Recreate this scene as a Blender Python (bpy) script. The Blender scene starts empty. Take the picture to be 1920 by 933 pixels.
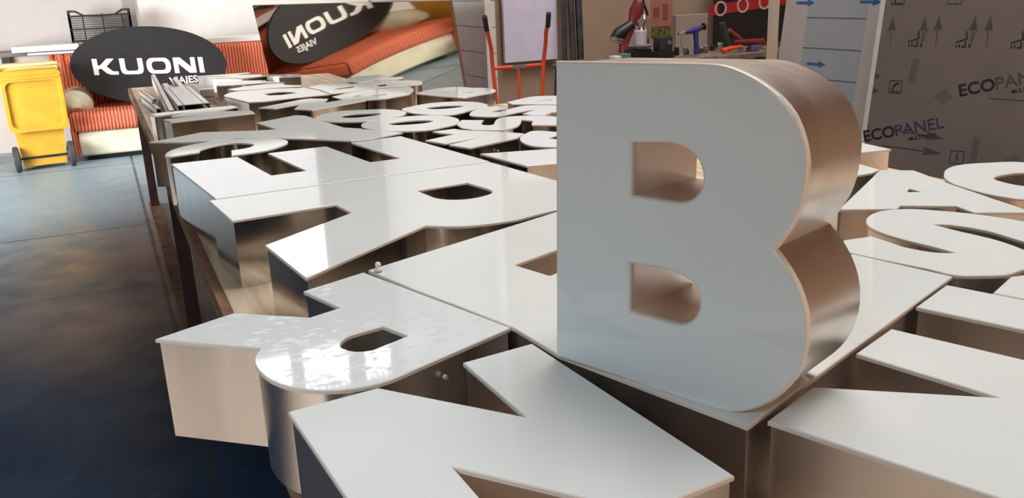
import bpy, bmesh, math, random
from mathutils import Vector, Matrix
from mathutils.geometry import tessellate_polygon
random.seed(7)
S = bpy.context.scene
COL = S.collection
PI = math.pi
# ---------------------------------------------------------------- camera
cd = bpy.data.cameras.new('camera'); cam = bpy.data.objects.new('camera', cd); COL.objects.link(cam)
cd.sensor_width = 36.0; cd.lens = 1640.0 / 1920.0 * 36.0; cd.clip_start = 0.02; cd.clip_end = 100
cam.matrix_world = Matrix(((0.90663, 0.1548, -0.39251, 0.0), (-0.42021, 0.24728, -0.87309, 0.0),
                           (-0.03809, 0.9565, 0.28923, 1.59), (0, 0, 0, 1)))
S.camera = cam
# ---------------------------------------------------------------- world, lights, exposure
wd = bpy.data.worlds.new('world'); S.world = wd; wd.use_nodes = True
wd.node_tree.nodes['Background'].inputs[0].default_value = (0.80, 0.88, 1.0, 1)
wd.node_tree.nodes['Background'].inputs[1].default_value = 1.0
S.view_settings.view_transform = 'Standard'; S.view_settings.look = 'None'
S.view_settings.gamma = 1.0; S.view_settings.exposure = 0.0; S.view_settings.use_curve_mapping = False
def area(name, loc, target, sx, sy, power, col, spread=180):
    l = bpy.data.lights.new(name, 'AREA'); l.shape = 'RECTANGLE'; l.size = sx; l.size_y = sy
    l.energy = power; l.color = col; l.spread = math.radians(spread)
    o = bpy.data.objects.new(name, l); COL.objects.link(o); o.location = loc
    o.rotation_euler = (Vector(target) - Vector(loc)).to_track_quat('-Z', 'Y').to_euler(); return o
area('roof_light', (3.0, 2.4, 6.3), (2.6, 2.4, 0), 4.0, 3.0, 156, (1.0, 0.985, 0.96), 110)
area('bench_fill_light', (4.6, 5.4, 6.2), (4.8, 6.6, 0), 2.5, 1.5, 120, (1.0, 0.96, 0.92), 130)  # added fill that brightens the bench and lilac panel, no known fixture
area('rear_wall_fill', (4.6, -1.2, 4.6), (4.2, -3.6, 0.8), 2.0, 1.2, 300, (1.0, 0.95, 0.90), 110)  # added fill: brightens the rear wall that the B's metal side mirrors
area('door_daylight', (-3.9, 6.6, 1.4), (0.6, 10.8, 0.5), 3.0, 2.4, 190, (0.96, 0.98, 1.0), 96)
area('sofa_fill_light', (1.2, 6.9, 6.3), (0.8, 10.6, 0.6), 2.6, 1.2, 52, (1.0, 0.97, 0.94), 64)  # added frontal fill for sofa and oval sign, no known fixture
area('rear_daylight', (-3.6, -1.4, 3.6), (-1.9, 0.3, 0.0), 2.4, 2.0, 78, (0.70, 0.87, 1.0), 75)
# ---------------------------------------------------------------- helpers
def srgb(r, g, b):
    f = lambda c: (c / 255) / 12.92 if c <= 10.3 else ((c / 255 + 0.055) / 1.055) ** 2.4
    return (f(r), f(g), f(b))
def mat(name, col, rough=0.5, metal=0.0, col2=None, scale=8.0, stretch=(1, 1, 1), bump=0.0, rough2=None,
        detail=4.0, lo=0.35, hi=0.65, emit=None, spec=0.5, coat=0.0):
    m = bpy.data.materials.new(name); m.use_nodes = True
    nt = m.node_tree; b = nt.nodes['Principled BSDF']
    b.inputs['Base Color'].default_value = (*col, 1); b.inputs['Roughness'].default_value = rough
    b.inputs['Metallic'].default_value = metal; b.inputs['Specular IOR Level'].default_value = spec
    b.inputs['Coat Weight'].default_value = coat
    if emit:
        b.inputs['Emission Color'].default_value = (*emit[0], 1); b.inputs['Emission Strength'].default_value = emit[1]
    tc = nt.nodes.new('ShaderNodeTexCoord'); mp = nt.nodes.new('ShaderNodeMapping'); mp.inputs['Scale'].default_value = stretch
    nt.links.new(tc.outputs['Object'], mp.inputs['Vector'])
    nz = nt.nodes.new('ShaderNodeTexNoise'); nz.inputs['Scale'].default_value = scale; nz.inputs['Detail'].default_value = detail
    nt.links.new(mp.outputs['Vector'], nz.inputs['Vector'])
    rp = nt.nodes.new('ShaderNodeMapRange'); rp.inputs['From Min'].default_value = lo; rp.inputs['From Max'].default_value = hi
    nt.links.new(nz.outputs['Fac'], rp.inputs['Value'])
    mx = nt.nodes.new('ShaderNodeMix'); mx.data_type = 'RGBA'
    mx.inputs['A'].default_value = (*col, 1); mx.inputs['B'].default_value = (*(col2 or tuple(c * 0.93 for c in col)), 1)
    nt.links.new(rp.outputs['Result'], mx.inputs['Factor']); nt.links.new(mx.outputs['Result'], b.inputs['Base Color'])
    if rough2 is not None:
        r2 = nt.nodes.new('ShaderNodeMapRange'); r2.inputs['To Min'].default_value = rough; r2.inputs['To Max'].default_value = rough2
        nt.links.new(rp.outputs['Result'], r2.inputs['Value']); nt.links.new(r2.outputs['Result'], b.inputs['Roughness'])
    if bump:
        bp = nt.nodes.new('ShaderNodeBump'); bp.inputs['Strength'].default_value = bump; bp.inputs['Distance'].default_value = 0.004
        nt.links.new(nz.outputs['Fac'], bp.inputs['Height']); nt.links.new(bp.outputs['Normal'], b.inputs['Normal'])
    return m
def link(name, bm, m=None, parent=None, smooth=0, mats=None):
    bmesh.ops.recalc_face_normals(bm, faces=bm.faces[:])
    me = bpy.data.meshes.new(name); bm.to_mesh(me); bm.free()
    if smooth:
        me.polygons.foreach_set('use_smooth', [True] * len(me.polygons)); me.set_sharp_from_angle(angle=math.radians(smooth))
    for q in (mats or [m]): me.materials.append(q)
    o = bpy.data.objects.new(name, me); COL.objects.link(o)
    if parent: o.parent = parent
    return o
def tag(o, label, cat, group=None):
    o['label'] = label; o['category'] = cat
    if group: o['group'] = group
    return o
def thing(name, loc, label, cat, group=None, rz=0):
    o = bpy.data.objects.new(name, None); COL.objects.link(o); o.empty_display_size = 0.1
    o.location = loc; o.rotation_euler = (0, 0, rz); return tag(o, label, cat, group)
def struct(name, bm, m, smooth=0):
    o = link(name, bm, m, None, smooth); o['kind'] = 'structure'; return o
def box(bm, x0, x1, y0, y1, z0, z1, mtx=None, mi=0, bev=0):
    b2 = bmesh.new()
    vs = [b2.verts.new((x, y, z)) for z in (z0, z1) for y in (y0, y1) for x in (x0, x1)]
    for f in ((0, 2, 3, 1), (4, 5, 7, 6), (0, 1, 5, 4), (2, 6, 7, 3), (0, 4, 6, 2), (1, 3, 7, 5)):
        b2.faces.new([vs[i] for i in f])
    if bev: bmesh.ops.bevel(b2, geom=b2.edges[:] + b2.verts[:], offset=bev, segments=3, affect='EDGES', profile=0.6)
    for f in b2.faces: f.material_index = mi
    if mtx is not None: bmesh.ops.transform(b2, matrix=mtx, verts=b2.verts)
    me = bpy.data.meshes.new('tmp'); b2.to_mesh(me); b2.free(); bm.from_mesh(me); bpy.data.meshes.remove(me)
def bx(*a, **k):
    bm = bmesh.new(); box(bm, *a, **k); return bm
def tube(bm, pts, r, seg=12, cap=True):
    pts = [Vector(p) for p in pts]; rr = r if isinstance(r, (list, tuple)) else [r] * len(pts); rings = []
    up = Vector((0, 0, 1)); d0 = (pts[1] - pts[0]).normalized()
    if abs(d0.dot(up)) > 0.95: up = Vector((1, 0, 0))
    for i, p in enumerate(pts):
        d = ((pts[min(i + 1, len(pts) - 1)] - pts[max(i - 1, 0)])).normalized()
        s = d.cross(up).normalized(); t = s.cross(d).normalized()
        rings.append([bm.verts.new(p + (s * math.cos(a) + t * math.sin(a)) * rr[i]) for a in [2 * PI * k / seg for k in range(seg)]])
    for a, b in zip(rings, rings[1:]):
        for k in range(seg): bm.faces.new((a[k], a[(k + 1) % seg], b[(k + 1) % seg], b[k]))
    if cap: bm.faces.new(rings[0]); bm.faces.new(rings[-1])
def tb(*a, **k):
    bm = bmesh.new(); tube(bm, *a, **k); return bm
def lathe(bm, prof, cx=0, cy=0, seg=24, mtx=None):
    b2 = bmesh.new(); rings = []
    for r, z in prof: rings.append([b2.verts.new((cx + r * math.cos(2 * PI * k / seg), cy + r * math.sin(2 * PI * k / seg), z)) for k in range(seg)])
    for a, b in zip(rings, rings[1:]):
        for k in range(seg): b2.faces.new((a[k], a[(k + 1) % seg], b[(k + 1) % seg], b[k]))
    b2.faces.new(rings[0]); b2.faces.new(rings[-1])
    if mtx is not None: bmesh.ops.transform(b2, matrix=mtx, verts=b2.verts)
    me = bpy.data.meshes.new('tmp'); b2.to_mesh(me); b2.free(); bm.from_mesh(me); bpy.data.meshes.remove(me)
def lt(*a, **k):
    bm = bmesh.new(); lathe(bm, *a, **k); return bm
def inset(r, d):
    out = []; n = len(r)
    for i in range(n):
        a, b, c = Vector(r[i - 1]), Vector(r[i]), Vector(r[(i + 1) % n])
        u = (b - a).normalized(); v = (c - b).normalized()
        n1 = Vector((-u.y, u.x)); n2 = Vector((-v.y, v.x)); m = n1 + n2; k = m.dot(m)
        out.append(tuple(b + (n1 * d if k < 0.1 else (m * (2 * d / k) if k > 0.5 else m / math.sqrt(k) * d * 2.5))))
    return out
def plate(rings, levels, cap0=True, cap1=True, mtx=None, mi=0, bm=None):
    """stack of outlines (outer ring + holes); levels = [(inset, z), ...] from bottom to top"""
    bm = bm or bmesh.new(); lv = []
    for d, z in levels:
        lv.append([[bm.verts.new((x, y, z)) for x, y in (inset(r, d) if d else r)] for r in rings])
    for A, B in zip(lv, lv[1:]):
        for ra, rb in zip(A, B):
            n = len(ra)
            for k in range(n):
                f = bm.faces.new((ra[k], ra[(k + 1) % n], rb[(k + 1) % n], rb[k])); f.material_index = mi
    for flag, ring in ((cap0, lv[0]), (cap1, lv[-1])):
        if flag:
            vs = [v for r in ring for v in r]
            for t in tessellate_polygon([[v.co for v in r] for r in ring]):
                try: f = bm.faces.new([vs[i] for i in t]); f.material_index = mi
                except ValueError: pass
    if mtx is not None: bmesh.ops.transform(bm, matrix=mtx, verts=bm.verts)
    return bm
def text_mesh(name, body, size, m, parent, mtx, bold=0.0, shear=0.0, depth=0.0006, sx=1.0):
    cu = bpy.data.curves.new('txt', 'FONT'); cu.body = body; cu.size = size; cu.offset = bold; cu.shear = shear
    cu.extrude = depth; cu.resolution_u = 3
    t = bpy.data.objects.new('txt', cu); COL.objects.link(t)
    dg = bpy.context.evaluated_depsgraph_get(); me = bpy.data.meshes.new_from_object(t.evaluated_get(dg))
    bpy.data.objects.remove(t); me.transform(Matrix.Scale(sx, 4, (1, 0, 0))); me.transform(mtx); me.materials.clear(); me.materials.append(m)
    o = bpy.data.objects.new(name, me); COL.objects.link(o); o.parent = parent; return o
# ---------------------------------------------------------------- materials
ACR = mat('white_acrylic', (0.74, 0.76, 0.74), 0.045, col2=(0.70, 0.73, 0.72), scale=3, bump=0.012)
ACR_EDGE = mat('acrylic_edge', (0.74, 0.66, 0.58), 0.3)
def dusty():
    m = mat('dusty_acrylic', (0.70, 0.72, 0.72), 0.04, col2=(0.56, 0.58, 0.60), scale=42, detail=9, lo=0.54, hi=0.74, rough2=0.35, bump=0.006, stretch=(1, 2.2, 1))
    return m
DUST = dusty()
STEEL = mat('bright_steel', (0.74, 0.70, 0.66), 0.10, 1.0, col2=(0.66, 0.62, 0.58), scale=2.0, stretch=(5, 5, 0.5), rough2=0.17)
TAN = mat('champagne_steel', (0.80, 0.735, 0.68), 0.25, 1.0, col2=(0.71, 0.65, 0.60), scale=2.4, stretch=(4, 4, 0.6), rough2=0.36)
SCREW = mat('bright_screw', (0.9, 0.88, 0.84), 0.3, 0.6)
WALL = mat('wall_paint', srgb(192, 184, 179), 0.8, col2=srgb(183, 175, 171), scale=1.5)
WALLB = mat('beige_wall_paint', srgb(176, 150, 130), 0.85, col2=srgb(160, 134, 116), scale=1.2)
REAR = mat('rear_wall_paint', srgb(196, 176, 156), 0.8, col2=srgb(180, 158, 138), scale=0.7)
CEIL = mat('ceiling_sheet', srgb(150, 140, 132), 0.8)
WHITE = mat('white_paint', srgb(225, 222, 218), 0.5)
WOOD = mat('table_ply', srgb(206, 186, 162), 0.6, col2=srgb(168, 144, 120), scale=3.2, stretch=(9, 0.7, 4), bump=0.2, detail=8)
WOODE = mat('worn_wood_edge', srgb(140, 104, 78), 0.7, col2=srgb(92, 62, 46), scale=5, stretch=(3, 1, 6), detail=8)
RUST = mat('dark_red_steel', srgb(62, 36, 34), 0.5, col2=srgb(44, 28, 28), scale=9)
BLACK = mat('black_vinyl', srgb(46, 44, 46), 0.7, col2=srgb(42, 40, 42), spec=0.25)
BLK = mat('black_plastic', srgb(30, 29, 30), 0.45)
INK = mat('print_ink', srgb(34, 30, 34), 0.6)
INKG = mat('grey_print_ink', srgb(74, 68, 68), 0.6)
WHT = mat('white_vinyl', srgb(248, 248, 246), 0.5)
ORANGE = mat('orange_enamel', srgb(225, 84, 40), 0.35)
GREY = mat('grey_plastic', srgb(120, 116, 116), 0.5)
YEL = mat('yellow_plastic', srgb(216, 166, 52), 0.4, col2=srgb(200, 152, 48), scale=5)
YELP = mat('pale_yellow_plastic', srgb(240, 215, 140), 0.45)
CREAM = mat('cream_leather', srgb(222, 216, 190), 0.5, col2=srgb(200, 196, 170), scale=6)
# worn blue painted concrete floor with brown wear and saw-cut joints
def floor_mat():
    m = bpy.data.materials.new('painted_concrete'); m.use_nodes = True; nt = m.node_tree; b = nt.nodes['Principled BSDF']
    N = nt.nodes.new; L = nt.links.new
    tc = N('ShaderNodeTexCoord')
    def noise(s, d=6, st=(1, 1, 1)):
        mp = N('ShaderNodeMapping'); mp.inputs['Scale'].default_value = st; L(tc.outputs['Object'], mp.inputs['Vector'])
        n = N('ShaderNodeTexNoise'); n.inputs['Scale'].default_value = s; n.inputs['Detail'].default_value = d; L(mp.outputs['Vector'], n.inputs['Vector']); return n.outputs['Fac']
    def rng(v, a, c, t0=0.0, t1=1.0):
        r = N('ShaderNodeMapRange'); r.inputs['From Min'].default_value = a; r.inputs['From Max'].default_value = c
        r.inputs['To Min'].default_value = t0; r.inputs['To Max'].default_value = t1; L(v, r.inputs['Value']); return r.outputs['Result']
    def mix(f, A, B):
        x = N('ShaderNodeMix'); x.data_type = 'RGBA'; L(f, x.inputs['Factor'])
        for s, v in (('A', A), ('B', B)):
            if isinstance(v, tuple): x.inputs[s].default_value = (*v, 1)
            else: L(v, x.inputs[s])
        return x.outputs['Result']
    def math_(op, a, c):
        x = N('ShaderNodeMath'); x.operation = op
        for i, v in enumerate((a, c)):
            if isinstance(v, (int, float)): x.inputs[i].default_value = v
            else: L(v, x.inputs[i])
        return x.outputs[0]
    sep = N('ShaderNodeSeparateXYZ'); L(tc.outputs['Object'], sep.inputs[0])
    base = mix(rng(noise(1.3), 0.4, 0.62), srgb(16, 36, 58), srgb(28, 50, 72))
    wear = math_('MULTIPLY', rng(noise(0.8, 3), 0.28, 0.58), rng(sep.outputs['X'], -1.0, 0.1))
    gy = math_('SUBTRACT', 1.0, rng(math_('ABSOLUTE', math_('SUBTRACT', sep.outputs['Y'], 5.7), 0), 0.7, 1.9))
    wear = math_('MULTIPLY', wear, math_('MULTIPLY', gy, 1.0))
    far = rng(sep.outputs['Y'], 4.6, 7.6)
    base = mix(math_('MULTIPLY', far, 0.8), base, srgb(148, 170, 180))  # far floor brightness from the door light, painted into the base colour
    c = mix(wear, base, srgb(164, 138, 120))
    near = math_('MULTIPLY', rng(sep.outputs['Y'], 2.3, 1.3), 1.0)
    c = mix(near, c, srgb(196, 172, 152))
    c = mix(rng(noise(11, 8), 0.64, 0.80, 0, 0.15), c, srgb(130, 132, 128))
    jy = None
    for y in (0.9, 3.83, 5.3, 6.83, 9.6):
        g = math_('LESS_THAN', math_('ABSOLUTE', math_('SUBTRACT', sep.outputs['Y'], y), 0), 0.012 if y != 5.3 else 0.005)
        jy = g if jy is None else math_('MAXIMUM', jy, g)
    for x in (0.13, -3.1):
        jy = math_('MAXIMUM', jy, math_('LESS_THAN', math_('ABSOLUTE', math_('SUBTRACT', sep.outputs['X'], x), 0), 0.012))
    c = mix(math_('MULTIPLY', jy, 0.75), c, srgb(48, 44, 46))
    L(c, b.inputs['Base Color'])
    L(rng(noise(5, 6), 0.35, 0.65, 0.30, 0.48), b.inputs['Roughness']); b.inputs['Specular IOR Level'].default_value = 0.3
    bp = N('ShaderNodeBump'); bp.inputs['Strength'].default_value = 0.08; bp.inputs['Distance'].default_value = 0.01; L(noise(6, 5), bp.inputs['Height']); L(bp.outputs['Normal'], b.inputs['Normal'])
    return m
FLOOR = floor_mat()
def rib_mat():
    m = bpy.data.materials.new('orange_corduroy'); m.use_nodes = True; nt = m.node_tree; b = nt.nodes['Principled BSDF']; b.inputs['Roughness'].default_value = 0.85
    tc = nt.nodes.new('ShaderNodeTexCoord'); w = nt.nodes.new('ShaderNodeTexWave'); w.bands_direction = 'X'; w.inputs['Scale'].default_value = 9.5
    w.inputs['Distortion'].default_value = 1.5; w.inputs['Detail'].default_value = 2; w.inputs['Detail Scale'].default_value = 1.5
    nt.links.new(tc.outputs['Object'], w.inputs['Vector'])
    r = nt.nodes.new('ShaderNodeValToRGB'); r.color_ramp.elements[0].position = 0.25; r.color_ramp.elements[0].color = (*srgb(150, 66, 48), 1)
    r.color_ramp.elements[1].position = 0.6; r.color_ramp.elements[1].color = (*srgb(232, 122, 84), 1)
    nt.links.new(w.outputs['Color'], r.inputs['Fac']); nt.links.new(r.outputs['Color'], b.inputs['Base Color'])
    bp = nt.nodes.new('ShaderNodeBump'); bp.inputs['Strength'].default_value = 0.5; bp.inputs['Distance'].default_value = 0.01
    nt.links.new(w.outputs['Fac'], bp.inputs['Height']); nt.links.new(bp.outputs['Normal'], b.inputs['Normal']); return m
RIB = rib_mat()
# ---------------------------------------------------------------- room
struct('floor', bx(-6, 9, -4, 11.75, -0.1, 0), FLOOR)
struct('ceiling', bx(-6, 9, -4, 11.75, 6.5, 6.6), CEIL)
struct('wall_left', bx(-6.1, -6, -4, 11.75, 0, 6.5), WALL)
struct('wall_right', bx(7.4, 7.5, -4, 11.75, 0, 6.5), WALLB)
struct('wall_rear', bx(-6, 9, -4.1, -4, 0, 6.5), REAR)
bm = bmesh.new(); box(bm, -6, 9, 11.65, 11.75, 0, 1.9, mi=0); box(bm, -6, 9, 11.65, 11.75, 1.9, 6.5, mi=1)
o = link('wall_back', bm, mats=[WALL, mat('shaded_upper_wall', srgb(96, 90, 88), 0.9, col2=srgb(80, 74, 72), scale=1.3)]); o['kind'] = 'structure'  # upper part coloured dark to stand for shade mirrored in the letter tops
struct('trim_3', bx(0.46, 3.3, 11.62, 11.648, 1.1, 1.9), mat('white_lining', srgb(236, 231, 224), 0.6))
bm = bmesh.new(); box(bm, 3.42, 9, 7.78, 7.9, 0, 6.5)
struct('wall_partition', bm, WALLB)
# whitewashed block return wall: courses are thin sawn joints between separate bands
bm = bmesh.new()
zc = [0, 0.25, 0.49, 0.73, 0.97, 1.21, 1.45, 1.69, 1.93]
for k, z in enumerate(zc): box(bm, 3.34, 3.42, 7.78, 11.65, z + 0.003, (zc[k + 1] if k < len(zc) - 1 else 6.5) - 0.003)
struct('wall_block', bm, WHITE)
struct('trim_1', bx(3.30, 3.36, 7.74, 7.80, 0, 2.2), WHITE)
bm = bmesh.new(); box(bm, 0.33, 0.46, 11.58, 11.65, 0, 6.5); struct('trim_2', bm, mat('grey_pillar', srgb(150, 146, 142), 0.6))
WIN = mat('daylit_pane', (0.9, 0.92, 0.95), 0.5, emit=((1.0, 0.98, 0.95), 5.0))
WINC = mat('dim_pane', (0.9, 0.92, 0.95), 0.5, emit=((1.0, 0.98, 0.95), 0.22))  # same pane with a much weaker glow
WINB = mat('daylit_high_pane', (0.9, 0.92, 0.95), 0.5, emit=((0.92, 0.96, 1.0), 7.0))
FR = mat('window_frame_paint', srgb(140, 134, 128), 0.5)
def window(n, x0, x1, z0, z1, m, bars, slats=0):
    bm = bmesh.new(); box(bm, x0, x1, 11.62, 11.645, z0, z1, mi=0)
    for k in range(bars + 2):
        x = x0 + (x1 - x0) * k / (bars + 1); box(bm, x - 0.02, x + 0.02, 11.56, 11.62, z0 - 0.02, z1 + 0.02, mi=1)
    for z in (z0, z1): box(bm, x0, x1, 11.57, 11.618, z - 0.02, z + 0.02, mi=1)
    for k in range(slats):
        L_ = 0.66 * (z1 - z0); x = x0 + (x1 - x0) * (k + 0.3) / slats
        box(bm, -0.02, 0.02, 11.58, 11.6, -L_ / 2, L_ / 2, Matrix.Translation((x, 0, z1 - L_ / 2)) @ Matrix.Rotation(math.radians(28), 4, 'Y'), mi=1)
    o = link('window_%d' % n, bm, mats=[m, FR]); o['kind'] = 'structure'
window(1, 0.55, 2.42, 3.45, 4.25, WIN, 0)
window(5, 0.55, 2.42, 2.35, 3.40, WINC, 0)
window(2, 1.15, 1.76, 5.33, 6.0, WINB, 0, 7)
window(3, 1.90, 2.58, 5.33, 6.0, WINB, 0, 7)
window(4, 2.78, 3.2, 5.33, 6.0, WINB, 0, 5)
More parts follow.
